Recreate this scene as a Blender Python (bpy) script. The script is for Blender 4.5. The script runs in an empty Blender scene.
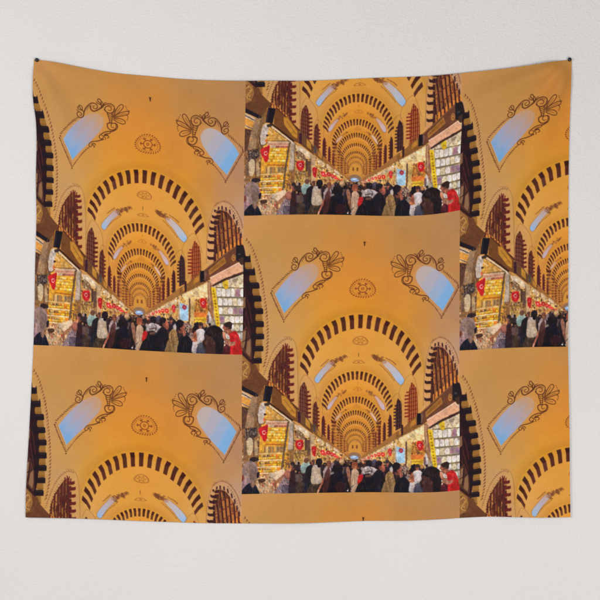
# ---------------------------------------------------------------- the print
# One repeat of the printed pattern, drawn as flat dye colours (sRGB 0-255).
# Units: print units (about 2.8 mm on the cloth).
import numpy as np, math
rng = np.random.default_rng(7)
TX0, TY0, TW, TH = 242.5, 214.0, 217.0, 279.0      # one repeat
SS = 6
NX, NY = int(TW * SS), int(TH * SS)
gx = TX0 + (np.arange(NX) + .5) / SS
gy = TY0 + (np.arange(NY) + .5) / SS
A = np.zeros((NY, NX, 3), np.float32)


def jit(k):
    return rng.normal(0, k) + rng.normal(0, k * .3, 3)


def box(x0, y0, x1, y1):
    i0 = max(0, int((x0 - TX0) * SS) - 2); i1 = min(NX, int((x1 - TX0) * SS) + 3)
    j0 = max(0, int((y0 - TY0) * SS) - 2); j1 = min(NY, int((y1 - TY0) * SS) + 3)
    return i0, max(i0, i1), j0, max(j0, j1)


def blend(b, m, col, a=1.0):
    i0, i1, j0, j1 = b
    if i1 <= i0 or j1 <= j0:
        return
    col = np.asarray(col(gx[None, i0:i1], gy[j0:j1, None]) if callable(col) else col, np.float32)
    m = (m * a)[..., None].astype(np.float32)
    A[j0:j1, i0:i1] = A[j0:j1, i0:i1] * (1 - m) + col * m


def pmask(pts, b):
    i0, i1, j0, j1 = b
    X = gx[None, i0:i1]; Y = gy[j0:j1, None]
    m = np.zeros((j1 - j0, i1 - i0), bool)
    n = len(pts)
    for k in range(n):
        xa, ya = pts[k]; xb, yb = pts[(k + 1) % n]
        if ya == yb:
            continue
        c = (ya > Y) != (yb > Y)
        m ^= c & (X < (xb - xa) * (Y - ya) / (yb - ya) + xa)
    return m


def bb(pts, r=0):
    xs = [p[0] for p in pts]; ys = [p[1] for p in pts]
    return box(min(xs) - r, min(ys) - r, max(xs) + r, max(ys) + r)


def poly(pts, col, a=1.0):
    b = bb(pts)
    blend(b, pmask(pts, b).astype(np.float32), col, a)


def smooth(pts, closed=True, n=6):
    P = [np.array(p, float) for p in pts]
    N = len(P); out = []
    for k in range(N if closed else N - 1):
        g = (lambda i: P[i % N]) if closed else (lambda i: P[min(max(i, 0), N - 1)])
        p0, p1, p2, p3 = g(k - 1), g(k), g(k + 1), g(k + 2)
        for t in np.linspace(0, 1, n, endpoint=False):
            out.append(tuple(.5 * (2 * p1 + (p2 - p0) * t + (2 * p0 - 5 * p1 + 4 * p2 - p3) * t * t + (3 * p1 - p0 - 3 * p2 + p3) * t ** 3)))
    if not closed:
        out.append(tuple(P[-1]))
    return out


def blob(pts, col, a=1.0):
    poly(smooth(pts), col, a)


def ell(x, y, rx, ry, col, a=1.0, rot=0):
    c, s = math.cos(rot), math.sin(rot); r = max(rx, ry)
    b = box(x - r, y - r, x + r, y + r); i0, i1, j0, j1 = b
    X = gx[None, i0:i1] - x; Y = gy[j0:j1, None] - y
    u = (X * c + Y * s) / rx; v = (-X * s + Y * c) / ry
    blend(b, (u * u + v * v < 1).astype(np.float32), col, a)


def line(pts, w, col, a=1.0, w2=None):
    b = bb(pts, w); i0, i1, j0, j1 = b
    if i1 <= i0 or j1 <= j0:
        return
    m = np.zeros((j1 - j0, i1 - i0), np.float32)
    n = len(pts) - 1
    for k in range(n):
        ww = w if w2 is None else w + (w2 - w) * (k + .5) / n
        (xa, ya), (xb, yb) = pts[k], pts[k + 1]
        c = bb([pts[k], pts[k + 1]], ww)
        c = (max(c[0], i0), min(c[1], i1), max(c[2], j0), min(c[3], j1))
        if c[1] <= c[0] or c[3] <= c[2]:
            continue
        X = gx[None, c[0]:c[1]]; Y = gy[c[2]:c[3], None]
        dx, dy = xb - xa, yb - ya; L = dx * dx + dy * dy + 1e-9
        t = np.clip(((X - xa) * dx + (Y - ya) * dy) / L, 0, 1)
        d = np.hypot(X - xa - t * dx, Y - ya - t * dy)
        v = np.clip((ww / 2 - d) * SS + .5, 0, 1)
        s = m[c[2] - j0:c[3] - j0, c[0] - i0:c[1] - i0]
        np.maximum(s, v, out=s)
    blend(b, m, col, a)


def curve(pts, w, col, a=1.0, w2=None):
    line(smooth(pts, False, 7), w, col, a, w2)


def rect(x0, y0, x1, y1, col, a=1.0):
    poly([(x0, y0), (x1, y0), (x1, y1), (x0, y1)], col, a)


def along(pts, step):
    P = np.array(smooth(pts, False, 12)); d = np.r_[0, np.cumsum(np.hypot(*np.diff(P, axis=0).T))]
    s = np.arange(0, d[-1], step)
    x = np.interp(s, d, P[:, 0]); y = np.interp(s, d, P[:, 1])
    x2 = np.interp(s + .3, d, P[:, 0]); y2 = np.interp(s + .3, d, P[:, 1])
    x1 = np.interp(s - .3, d, P[:, 0]); y1 = np.interp(s - .3, d, P[:, 1])
    return [(a, b, math.atan2(q - r, p - o)) for a, b, p, q, o, r in zip(x, y, x2, y2, x1, y1)]


def dashes(pts, step, ln, w, col, a=1.0, slant=0.0):
    for x, y, t in along(pts, step):
        t += slant; l = ln / 2 * rng.uniform(.7, 1.25)
        line([(x - l * math.cos(t), y - l * math.sin(t)), (x + l * math.cos(t), y + l * math.sin(t))], w * rng.uniform(.8, 1.2), col, a)


def speck(pts, cols, n, s0, s1, a=.9, asp=1.0, rot=0.0):
    b = bb(pts); xs = [p[0] for p in pts]; ys = [p[1] for p in pts]
    i0, i1, j0, j1 = b
    if i1 <= i0 or j1 <= j0:
        return
    keep = A[j0:j1, i0:i1].copy(); m = pmask(pts, b)
    for _ in range(int(n * 2.1)):
        x = rng.uniform(min(xs), max(xs)); y = rng.uniform(min(ys), max(ys)); s = rng.uniform(s0, s1)
        c = np.array(cols[rng.integers(len(cols))], float) + jit(7)
        s *= .62; h = s * asp * rng.uniform(.5, 1.5); k = rng.uniform(-.5, .5) * s
        poly([(x - s, y - h + k), (x + s * rng.uniform(.4, 1), y - h), (x + s, y + h), (x - s * rng.uniform(.3, 1), y + h + k)], c, a * rng.uniform(.6, 1))
    A[j0:j1, i0:i1] = np.where(m[..., None], A[j0:j1, i0:i1], keep)


def vnoise(cell, seed):
    r = np.random.default_rng(seed)
    h, w = int(TH / cell) + 3, int(TW / cell) + 3
    g = r.normal(0, 1, (h, w)).astype(np.float32)
    fx = (gx - TX0) / cell; fy = (gy - TY0) / cell
    ix = fx.astype(int); iy = fy.astype(int); tx = fx - ix; ty = fy - iy
    tx = tx * tx * (3 - 2 * tx); ty = (ty * ty * (3 - 2 * ty))[:, None]
    r0 = g[iy][:, ix] * (1 - tx) + g[iy][:, ix + 1] * tx
    r1 = g[iy + 1][:, ix] * (1 - tx) + g[iy + 1][:, ix + 1] * tx
    return (r0 * (1 - ty) + r1 * ty)


# ---- plaster of the vaults: colour varies smoothly
BASE = [(244,218,196,148,84), (300,218,191,145,78), (352,218,189,140,72), (405,218,182,138,80), (458,218,176,136,86), (262,250,190,146,80), (300,240,189,143,74), (340,240,197,141,66), (365,245,199,137,60), (400,245,187,138,72), (440,245,180,135,82), (350,265,210,142,54), (365,290,213,141,48), (395,280,207,141,58), (340,295,214,144,49), (330,310,213,149,55), (400,305,206,142,56), (270,270,190,148,84), (265,300,194,152,92), (300,315,201,149,70), (290,325,196,154,86), (276,338,194,155,96), (420,320,197,140,64), (440,325,184,140,92), (456,310,176,136,98), (456,350,182,150,118), (360,308,215,147,38), (330,320,214,153,38), (400,318,211,147,43), (310,335,205,152,54), (412,335,203,147,60), (360,335,220,157,62), (330,355,219,161,68), (390,355,217,159,66), (345,365,220,161,64), (310,372,216,164,80), (410,375,211,159,78), (298,375,196,152,84), (313,395,209,159,78), (424,392,215,165,86), (424,360,203,156,82), (355,388,225,154,50), (355,405,226,152,45), (355,420,226,150,48), (355,440,215,148,55), (400,390,209,159,72), (325,415,211,148,62), (386,412,209,148,62), (300,420,199,146,70), (412,415,205,153,78)]
num = np.zeros((NY // 6 + 1, NX // 6 + 1, 3)); den = np.zeros((NY // 6 + 1, NX // 6 + 1, 1))
cx = TX0 + np.arange(NX // 6 + 1)[None, :]; cy = TY0 + np.arange(NY // 6 + 1)[:, None]
for x, y, r, g, b_ in BASE:
    w = (1 / ((cx - x) ** 2 + (cy - y) ** 2 + 90) ** 1.7)[..., None]
    num += w * np.array([r, g, b_]); den += w
sm = num / den
jx = np.minimum((np.arange(NX) / 6), NX // 6 - 1e-3); jy = np.minimum((np.arange(NY) / 6), NY // 6 - 1e-3)
ix, iy = jx.astype(int), jy.astype(int); tx = (jx - ix)[None, :, None]; ty = (jy - iy)[:, None, None]
A[:] = (sm[iy][:, ix] * (1 - tx) + sm[iy][:, ix + 1] * tx) * (1 - ty) + (sm[iy + 1][:, ix] * (1 - tx) + sm[iy + 1][:, ix + 1] * tx) * ty
A += (vnoise(18, 1) * 1.3 + vnoise(5, 2) * .5)[..., None] * np.array([1, 1, .8])

BR = (104, 62, 34); DK = (66, 32, 28); VPX, VPY = 354.5, 456.0

q = np.exp(-.5 * (((gx[None] - 354.5) / 17) ** 2 + ((gy[:, None] - 444) / 15) ** 2))[..., None]
A[:] = A * (1 - .8 * q) + np.array([190, 126, 50]) * .8 * q
# ---- far end of the hall
blob([(344, 462), (346, 445), (350, 440), (355, 438), (360, 440), (364, 446), (365, 462)], (196, 138, 60))
ell(354.8, 447.5, 7, 6.5, (204, 148, 62)); curve([(348, 448), (350, 442.5), (354.8, 440.6), (359.6, 442.5), (361.5, 448)], .6, (120, 72, 36), .8)
rect(351.6, 444.6, 353.4, 448, (88, 50, 30)); rect(355.8, 444.6, 357.6, 448, (88, 50, 30))
blob([(346.5, 462), (347.5, 455.5), (351, 452.4), (355, 451.8), (359, 453.2), (361.5, 457), (362, 462)], (142, 112, 84))
ell(354, 457.6, 4.2, 2.5, (150, 190, 226)); ell(354.6, 456.8, 2.2, .8, (215, 228, 238)); line([(350.5, 459), (357.6, 456.4)], .5, (90, 120, 160))


# ---- banded arches
def arch(cx, cy, R, band, f, a_end, n, col, col2, wid=.5, leg=0, face=(206, 150, 40)):
    th = [math.radians(90 + s * (90 - a_end) * k / n) for k in range(n + 1) for s in ((1, -1) if k else (1,))]
    arc = lambda r: [(cx + r * math.cos(t), cy - r * math.sin(t)) for t in np.linspace(math.radians(a_end - 7), math.radians(187 - a_end), 60)]
    for q in range(5):
        line(arc(R + band * (.5 + .32 * q)), band * .45, (150, 92, 34), .13 - .022 * q)
        line([(x + (VPX - x) * f * (.9 + .3 * q), y + (VPY - y) * f * (.9 + .3 * q)) for x, y in arc(R - band)], band * .5, (240, 184, 92), .15 - .024 * q)
    line(arc(R + band * .15), band * .9, face, .3)
    line([(x + (VPX - x) * f * .5, y + (VPY - y) * f * .5) for x, y in arc(R - band)], band * 1.6, (214, 162, 78), .45)
    dth = math.radians((90 - a_end) / n) * wid
    for t in th:
        P = lambda r, tt: np.array((cx + r * math.cos(tt), cy - r * math.sin(tt)))
        j = rng.normal(0, .04) * dth
        o1, o2 = P(R, t - dth / 2 + j), P(R, t + dth / 2 + j)
        dn = np.array((0, band * .75 * abs(math.cos(t)) ** 2))
        m1, m2 = P(R - band, t - dth / 2) + dn, P(R - band, t + dth / 2) + dn
        v = np.array((VPX, VPY)); g = f * rng.uniform(.94, 1.06)
        i1, i2 = m1 + (v - m1) * g, m2 + (v - m2) * g
        c = np.array(col) + jit(5); d = np.array(col2) + jit(6)
        poly([o1, o2, m2, m1], c); poly([m1, m2, i2, i1], d)
    if leg:
        for s in (1, -1):
            t = math.radians(a_end) if s == 1 else math.radians(180 - a_end)
            x, y = cx + (R - band) * math.cos(t), cy - (R - band) * math.sin(t)
            st = R * dth / wid
            rect(x - band * .5, y, x + band * .9, y + leg, (132, 70, 40), .5)
            rect(x + s * band * 1.0, y - 1, x + s * band * 2.1, y + leg, (214, 150, 66), .5)
            k = 0
            while k * st < leg:
                yy = y + k * st + st * .6
                rect(x - band * .9, yy - st * .25, x + band * .9, yy + st * .25, np.array(col) + jit(8), .85)
                k += 1


for c in [(355, 445.5, 7, 1.0, .04, 0, 7, 4), (355, 442.5, 9, 1.1, .04, 0, 8, 5), (355, 440, 11.8, 1.4, .045, 2, 9, 8),
          (355.3, 435.5, 15.3, 1.7, .045, 3, 9, 11), (355.6, 429.2, 19.3, 2.0, .05, 5, 10, 15),
          (356, 421.3, 25.2, 2.4, .055, 5, 10, 20), (357, 406.3, 35.4, 3.0, .055, 4, 10, 10)]:
    R = c[2]; y0 = c[1]
    blob([(c[0] + (R - 1) * math.cos(t), y0 - (R - 1) * math.sin(t)) for t in np.linspace(0, math.pi, 14)] + [(c[0] - R + 1, y0 + 4), (c[0] + R - 1, y0 + 4)], (212, 146, 52), .16)
for c in [(357, 406.3, 35.4, 3.5, .06, 4, 11, 0, (76, 40, 28), (100, 58, 34)), (356, 421.3, 25.2, 2.8, .06, 3, 11, 23, (80, 42, 30), (108, 62, 36)),
          (355.6, 429.2, 19.3, 2.3, .055, 3, 11, 20, (82, 44, 30), (108, 62, 36)), (355.3, 435.5, 15.3, 1.7, .045, 3, 10, 16, (88, 48, 32), (112, 64, 36)),
          (355, 440, 11.8, 1.4, .045, 2, 9, 12, (94, 52, 34), (116, 68, 38)), (355, 442.5, 9, 1.1, .04, 0, 8, 8, (118, 68, 40), (138, 86, 46)),
          (355, 445.5, 7, .9, .03, 0, 7, 0, (122, 74, 42), (140, 88, 46))]:
    arch(c[0], c[1], c[2], c[3], c[4], c[5], c[6], c[8], c[9], .56, c[7])
arch(360.5, 376, 61.5, 4.6, .068, 11.5, 9, (70, 36, 27), (86, 46, 30), .51)
for pts in ([(298.5, 371), (300, 356), (306, 342), (316, 330), (330, 320), (345, 314.2), (360, 312.6), (376, 314.2), (392, 321), (407, 332), (417, 345), (422, 360), (423.5, 371)],):
    curve(pts, .5, (190, 138, 40), .6)

# ---- rosettes on the crown
def rosette(x, y, rx, ry, col, a):
    n = 30
    for k in range(n):
        t = 2 * math.pi * k / n
        r = 1 + .06 * math.cos(3 * (t + math.pi / 2))
        px, py = x + rx * r * math.cos(t), y + ry * r * math.sin(t)
        line([(px, py), (px + rx * .1 * math.cos(t + .7), py + ry * .12 * math.sin(t + .7))], rx * .075, col, a)
        px, py = x + rx * .84 * r * math.cos(t + .14), y + ry * .84 * r * math.sin(t + .14)
        ell(px, py, rx * .04, ry * .045, col, a * .8)
    line([(x + rx * .36 * math.cos(t), y + ry * .44 * math.sin(t)) for t in np.linspace(0, 6.3, 26)], rx * .06, col, a)
    line([(x + rx * .1 * math.cos(t), y + ry * .12 * math.sin(t)) for t in np.linspace(0, 6.3, 16)], rx * .05, col, a)
    for k in range(6):
        t = math.pi / 3 * k; c, s = math.cos(t), math.sin(t)
        line([(x + rx * .36 * c, y + ry * .44 * s), (x + rx * .68 * c, y + ry * .74 * s)], rx * .06, col, a)
        line([(x + rx * .6 * math.cos(t - .2), y + ry * .68 * math.sin(t - .2)), (x + rx * .54 * c, y + ry * .6 * s), (x + rx * .6 * math.cos(t + .2), y + ry * .68 * math.sin(t + .2))], rx * .06, col, a)


rosette(362.6, 288.6, 12, 8.6, (112, 54, 28), .95)
rosette(360.2, 340.6, 7, 4, (138, 82, 40), .85)
curve([(353.5, 343), (355, 338.5), (360.2, 336), (365.5, 338.5), (367, 343.5), (360, 344.6), (353.5, 343)], .5, (138, 82, 40), .6)
for x, y, s, a in ((358.6, 361.8, 6, .8), (357.6, 388.8, 4.4, .6), (356.6, 405.5, 3, .45)):
    curve([(x - s, y + .8), (x - s * .55, y - .9), (x, y - 1.7), (x + s * .55, y - .9), (x + s, y + .8)], .6, (146, 90, 42), a)
    curve([(x - s, y + .9), (x, y + 1.5), (x + s, y + .9)], .5, (146, 90, 42), a); ell(x, y, s * .22, .7, (146, 90, 42), a)
poly([(363.2, 240.8), (366, 240.6), (365.3, 241.6), (365.0, 245), (364.0, 245), (363.9, 241.7)], (62, 34, 22))
line([(358.5, 352.8), (358.5, 356.3)], .8, (120, 72, 40), .8); line([(357.5, 382), (357.5, 384)], .6, (120, 72, 40), .5)

# ---- roof lights with painted scrolls
LA = np.array([(284.3, 313), (275, 293), (337.3, 252), (343.3, 259.3), (339.3, 269.3), (314, 248), (294, 258), (326.7, 274.7), (302, 296.7), (313, 262)])
RA = np.array([(442, 311), (454.7, 288.7), (398.3, 255.3), (391.3, 263.3), (394.6, 273.3), (421, 251), (441.5, 260), (407, 278.3), (428, 300), (423, 266)])
bas = lambda x, y: np.stack([np.ones_like(x), x - 310, y - 275, (x - 310) * (y - 275) / 30], -1)
AFF = np.linalg.lstsq(bas(LA[:, 0], LA[:, 1]), RA, rcond=None)[0]
idt = lambda p: (p[0], p[1])
mir = lambda p: tuple(bas(np.float64(p[0]), np.float64(p[1])) @ AFF)


def ribbon(pts, w, f, col, core=(170, 116, 62), w2=None):
    """painted scroll: two thin outlines with a paler core, thinning to its end"""
    P = [f(p) for p in smooth(pts, False, 8)]
    line(P, w, col, 1, w2); line(P, w - .85, core, .5, None if w2 is None else max(.1, w2 - .75))


def skylight(f, head, sky, tone, rot):
    C = (80, 42, 26)
    out = [f(p) for p in smooth([(273.4, 291), (284, 317.5), (300, 298.5), (311, 287), (319.6, 278), (321, 268), (315.5, 261), (308, 261), (298.5, 267), (285, 278)])]
    poly(out, tone, .4)
    q = [(284, 313.3), (292, 304.7), (301.3, 295.3), (310, 285.6), (316, 278), (318.4, 271), (316, 265.4), (310, 263.2), (302, 266), (291.3, 274), (282, 284), (274.8, 294)]
    pts = [f(p) for p in smooth(q, False)]
    p0, p1 = np.array(f((279, 304))), np.array(f((317, 268)))

    def col(X, Y):
        d = p1 - p0; t = ((X - p0[0]) * d[0] + (Y - p0[1]) * d[1]) / (d @ d)
        e = np.array(f((275.6, 294))) - np.array(f((284, 313)))
        s = ((X - p0[0]) * e[0] + (Y - p0[1]) * e[1]) / (e @ e)
        t = np.clip(t + .05 * np.sin(X * .5 + Y * .33) + .10 * s * rot, 0, 1)
        st = [0, .22, .5, .8, 1]
        return np.stack([np.interp(t, st, [k[i] for k in sky]) for i in range(3)], -1)
    poly(pts, col)
    line([f((274.8, 294)), f((284, 313.3))], .5, (200, 170, 140), .9)
    dashes([f(p) for p in [(272.6, 288.4), (279.4, 281.6), (286, 275), (292, 270)]], 2.15, 2.0, .62, C, .95, .8)
    dashes([f(p) for p in [(271, 293.6), (274.4, 301.4), (279, 311), (283.8, 320.6)]], 1.9, 1.5, .7, C, .95, -.6)
    dashes([f(p) for p in [(284.4, 319.6), (290.6, 311), (296, 304.6), (301.4, 299)]], 2.1, 1.4, .62, C, .9, .5)
    line([f((272.6, 291.4)), f((276.6, 300.4)), f((283.8, 317.4))], .4, C, .5)
    for d in ((270.8, 292.8), (271.6, 290.8), (283.8, 321.6)):
        ell(*f(d), .75, .75, C, .8)
    R = lambda pts, w=1.25, w2=None: ribbon(pts, w, f, C, (172, 118, 64), w2)
    L = lambda pts, w=.6, a=.95: line([f(p) for p in smooth(pts, False, 8)], w * 1.02, C, a)
    # volute A with its sprig
    R([(298.4, 263.4), (297.6, 267.6), (294.8, 270), (291.6, 268.6), (291.4, 265.6), (293.6, 264.2), (295.8, 265.6), (295.2, 267.6), (293.8, 267.4)], 1.15, .6)
    L([(299, 264), (296.4, 262), (294.4, 259.4)], .8); L([(296.6, 262.2), (293.4, 261.6), (292.2, 260), (293.4, 258.6)], .75); L([(296.8, 262), (297, 259), (295.6, 257.4), (293.8, 257.4), (294, 259)], .75); L([(292.6, 263.4), (291, 262.4)], .7)
    # long scroll B
    R([(298.2, 264.6), (300, 260.4), (302.6, 256.8), (306.6, 253.4), (310.6, 253.2), (312.8, 255.6), (311.6, 258.2), (308.8, 258.4), (308.2, 256.4), (310, 255.6)], 1.3, .6)
    R([(305.6, 256.6), (305.8, 259.6), (308.4, 261.4), (312.6, 259.6), (316.8, 256), (321.2, 252.6), (325.8, 251.4), (329, 253.4), (329.8, 257)], 1.35, .8)
    L([(310, 261), (314.4, 258.8), (318.6, 255.6)], .5); L([(301.4, 261.6), (303.8, 257.4), (307, 255)], .45, .8)
    L([(317, 255.6), (315.8, 252), (313.6, 250.4), (313.6, 248.2)], .85); L([(316.6, 254), (316.8, 250.4), (315.6, 248), (314, 247.6)], .85); L([(317.2, 255), (318.6, 252.4), (317.6, 250)], .7); L([(316.2, 253.6), (313, 252.6), (311.8, 251)], .75); L([(318.4, 254), (320, 251.4), (321.8, 250.6)], .7)
    # volute C at the head
    R([(329.4, 256.6), (328, 260), (324.6, 261.4), (321, 260.2), (320, 257), (321.8, 254.6), (325, 254.4), (326.6, 256.6), (325.2, 258.6), (323.2, 258)], 1.2, .6)
    L([(327.6, 254.6), (326, 253.2), (323, 253.4)], .5); L([(320.2, 259.6), (319, 258)], .6)
    # beaded spine
    L([(322.2, 261.6), (323, 265), (324.2, 268.4), (324.2, 271.8)], .7); L([(327.4, 260), (327, 264.4), (326.8, 268), (326.2, 271.6)], .8)
    for k in range(5):
        t = k / 4; L([(322.9 + 1.3 * t, 262.6 + 8.4 * t), (324.6 + .9 * t, 263.6 + 7.6 * t), (326.9 - .4 * t, 262.4 + 8.4 * t)], .6)
    # palmette
    for p in ([(328, 264.4), (330, 259.4), (333, 254.2), (335.6, 251.4), (337.8, 251.4), (338.2, 253.6), (336.2, 257), (332.4, 261), (328.4, 264.8)],
              [(328.2, 265), (333, 261.2), (338.4, 258.6), (342.4, 257.8), (343.6, 259.2), (342, 261), (337, 262.8), (332, 264.6), (328.2, 266)],
              [(328.4, 267), (332.6, 266), (336.8, 266.4), (339.6, 268.4), (339.4, 270.6), (336.6, 271.2), (332.4, 270), (328.4, 268)]):
        L(p, .75)
    for p in ([(329.2, 263), (332.4, 258.4), (335.4, 254.4)], [(329.6, 264.8), (335, 262), (340.4, 259.8)], [(329.6, 267.4), (333.6, 268), (337, 269)], [(328.6, 262.6), (329.8, 259), (331.2, 256.4)]):
        L(p, .5, .75)
    for p in ([(341.8, 258), (343.6, 256.8), (344.2, 258)], [(341, 261.4), (342.4, 262.4), (342.6, 263.8)]):
        L(p, .6)
    for d in ((341.4, 254.2), (342, 256), (340.6, 252.4), (342.4, 265), (341.6, 266.6)):
        ell(*f(d), .5, .5, C, .85)
    # volute D and the lower run
    R([(325.2, 271.4), (322, 272.6), (322.2, 276.4), (325, 278.6), (329, 277.6), (331, 274.4), (329.8, 271.6), (326.8, 271.8), (325.4, 274), (326.6, 276), (328.4, 275.2)], 1.15, .6)
    L([(329.6, 271), (331.8, 272.4), (332, 275.6), (330, 278.4)], .7)
    R([(329.8, 278), (326.4, 280), (322.6, 280.4), (318.4, 281.8), (314.4, 284.6), (313, 287), (314.6, 288.8), (317, 287.6), (317, 285.4), (315.4, 285.2)], 1.15, .6)
    L([(318, 284.6), (320.6, 283), (323.6, 282.4), (325, 281)], .75); L([(318.4, 285.2), (321.6, 284.6), (323, 286), (321.6, 287.4)], .75); L([(318, 286), (319.6, 287.6), (319.4, 289)], .7); L([(319.4, 284.4), (322, 284)], .9)
    R([(317.4, 289), (314.4, 290.2), (310.6, 291.6), (306, 292.6), (303, 294.4), (302, 296.8), (303.8, 298), (305.4, 296.4), (304.4, 295.2)], 1.05, .55)
    L([(305.6, 294.6), (308.2, 294.4), (309, 295.8)], .75); L([(305.6, 295.6), (307.6, 296.8), (307.4, 298.4)], .75); L([(303, 298), (300.8, 300)], .6)


skylight(idt, None, [(116, 170, 212), (146, 172, 200), (168, 166, 176), (180, 160, 146), (192, 156, 116)], (200, 150, 88), .6)
skylight(mir, None, [(108, 174, 220), (138, 178, 212), (166, 174, 188), (182, 176, 170), (190, 172, 154)], (196, 150, 104), -.6)

# roof lights of the farther bays
def slit(pts, hi, lo, orn, n, orot):
    q0, q1 = np.array(pts[0], float), np.array(pts[len(pts) // 2], float); d = q1 - q0
    sp = smooth(pts)
    line(sp + [sp[0]], 1.4, (150, 102, 58), .5)
    poly(sp, lambda X, Y: np.stack([np.interp(np.clip(((X - q0[0]) * d[0] + (Y - q0[1]) * d[1]) / (d @ d), 0, 1), [0, .35, 1], [lo[i], (lo[i] + hi[i]) / 2 + 8, hi[i]]) for i in range(3)], -1))
    C = (112, 66, 38)
    line([(orn[0], orn[1]), (orn[2], orn[3])], orn[4] * 2.6, (150, 98, 56), .4, orn[4] * 1.6)
    for _ in range(n):
        t = rng.uniform(0, 1); x = orn[0] + (orn[2] - orn[0]) * t + rng.normal(0, .7); y = orn[1] + (orn[3] - orn[1]) * t + rng.normal(0, orn[4] * (1.1 - .5 * t))
        r = rng.uniform(.5, 1.3) * orn[4] / 1.6
        a0 = rng.uniform(0, 6.3)
        line([(x + r * math.cos(a0 + u), y + r * math.sin(a0 + u)) for u in np.linspace(0, 4, 8)], .55, C, .75)


slit([(316, 382.5), (314.6, 379), (318, 373.4), (323.4, 367.4), (329.6, 361.4), (334.6, 363.4), (331, 367.4), (324.4, 374), (319, 382)], (190, 164, 150), (142, 186, 222), (331, 363, 345, 356.6, 1.8), 34, 0)
slit([(401, 384), (404, 380), (400.6, 373.6), (394, 366.4), (386.5, 360.6), (382, 361.6), (384, 365.4), (390, 371.6), (396.6, 380.6)], (200, 178, 162), (142, 190, 228), (384.5, 361.5, 372.6, 355.4, 1.9), 34, 0)
dashes([(321, 366), (325, 362.4), (329, 359)], 1.4, 1.2, .6, (112, 66, 38), .8, .6); dashes([(320.5, 380), (326, 374), (333, 368.4), (336, 365)], 1.7, 1.1, .6, (112, 66, 38), .7, .6)
dashes([(386, 357.8), (392, 361), (396, 364.6)], 1.4, 1.2, .6, (112, 66, 38), .8, .6); dashes([(380, 364.4), (388, 372.4), (394, 380)], 1.7, 1.1, .6, (112, 66, 38), .7, .6)
slit([(327.4, 409), (327.6, 406), (331, 401), (335.4, 396.6), (337.4, 397.4), (334, 402), (330, 408.4)], (190, 158, 140), (186, 178, 196), (337, 396, 346, 390.4, 1.0), 12, 0)
slit([(384.6, 408.4), (384, 404), (380.6, 399.6), (376.4, 395.4), (374.4, 396.4), (377, 400.4), (381.6, 408)], (200, 164, 140), (190, 180, 196), (374.6, 395, 366.6, 390.4, 1.0), 12, 0)
slit([(335, 420.6), (336.2, 417), (340.6, 413), (341.6, 414), (338, 418.6)], (206, 160, 110), (190, 160, 150), (341, 413, 346, 409.4, .6), 5, 0)
slit([(376.6, 421), (375, 416), (371, 411.6), (369.8, 412.6), (373, 417)], (214, 176, 140), (206, 186, 180), (370, 412, 365.4, 409, .6), 5, 0)

# ---- piers between the side windows, paler plaster
blob([(262, 383), (270, 352), (281, 337), (291, 337), (297, 347), (299, 385), (299, 412), (292, 405), (276, 392)], (200, 160, 104), .45)
blob([(425, 408), (425, 366), (429, 346), (438, 337.5), (449, 342), (458, 356), (460, 372), (450, 380)], (206, 162, 116), .5)
blob([(302, 420), (300, 385), (306, 377), (312, 379), (313.5, 400), (313, 425)], (204, 158, 96), .5)
blob([(403, 420), (404, 390), (409, 378), (415, 381), (421, 398), (424, 412), (412, 420)], (204, 152, 82), .5)

# ---- the near arch at the left, cut by the edge of the repeat
for pts in ([(246, 238.6), (250.8, 245.6), (254, 253.6), (257, 262), (259.8, 272), (262, 282), (264, 294), (265.8, 306), (267.2, 318), (268, 330), (267.9, 344), (267, 355), (264.5, 366)],):
    dashes(pts, 3.35, 1.5, 1.0, (104, 60, 42), .9, .5)
    dashes([(x - 1.2, y + 1) for x, y in pts], 3.35, .9, .7, (130, 84, 56), .7, .2)
poly(smooth([(242, 240), (246, 250), (250, 262), (254, 275), (258, 290), (260.5, 305), (262, 322), (262, 342), (260, 357), (256, 366), (242, 366)], False), (196, 156, 108), .5)
poly(smooth([(242, 243), (244, 250), (246, 262), (249, 275), (252, 288), (255, 302), (256.4, 318), (256.4, 338), (255.2, 352), (253, 364)], False) + [(242, 366)], (44, 24, 28))
BL = [(243.2, 255.6, 249.9, 262), (244, 268.8, 254.6, 275.4), (247, 282.2, 258.9, 288.6), (250, 295.4, 261, 301.6), (252, 308, 263.2, 314), (253, 320.6, 264, 326.8), (253, 333, 264.6, 338.8), (253, 345, 264, 350.6), (251, 357, 262.6, 362.8)]
for k, (x0, y0, x1, y1) in enumerate(BL):
    s = .9 if k < 4 else (0 if k < 6 else -.7)
    ox0, oy0, ox1, oy1 = x0 + 3.4, y1 + .2, x1 - .4, (BL[k + 1][1] if k + 1 < len(BL) else 371) - .2
    if k + 1 < len(BL):
        ox1 = (x1 + BL[k + 1][2]) / 2 - 1.4; ox0 = max(ox1 - 6.2, (x0 + BL[k + 1][0]) / 2 + 1)
    else:
        ox0, ox1 = 253.6, 260
    blob([(ox0, oy0), (ox1 - .8, oy0 - .1), (ox1 + s * .4, (oy0 + oy1) / 2), (ox1 + s * .7, oy1), (ox0 + s * .5, oy1)], (150, 108, 48))
    poly([(ox0, oy1 - 1.6), (ox1, oy1 - 1.6), (ox1, oy1), (ox0, oy1)], (120, 80, 40), .5)
    poly([(x0 - 3, y0 + .3), (x1 - 1.6, y0), (x1 - .3, y0 + 1), (x1 + s * .4, y1 - .4), (x1 - 1, y1), (x0 - 3, y1)], (33, 24, 29))
    line([(x0 + 3, y0 + 1.6), (x1 - 1.6, y0 + 1.4)], .6, (70, 60, 62), .5)
poly([(248.4, 255.8), (248.9, 253.4), (249.9, 257)], (33, 24, 29)); poly([(252.6, 269), (253.2, 266.4), (254.4, 270)], (33, 24, 29))
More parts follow.
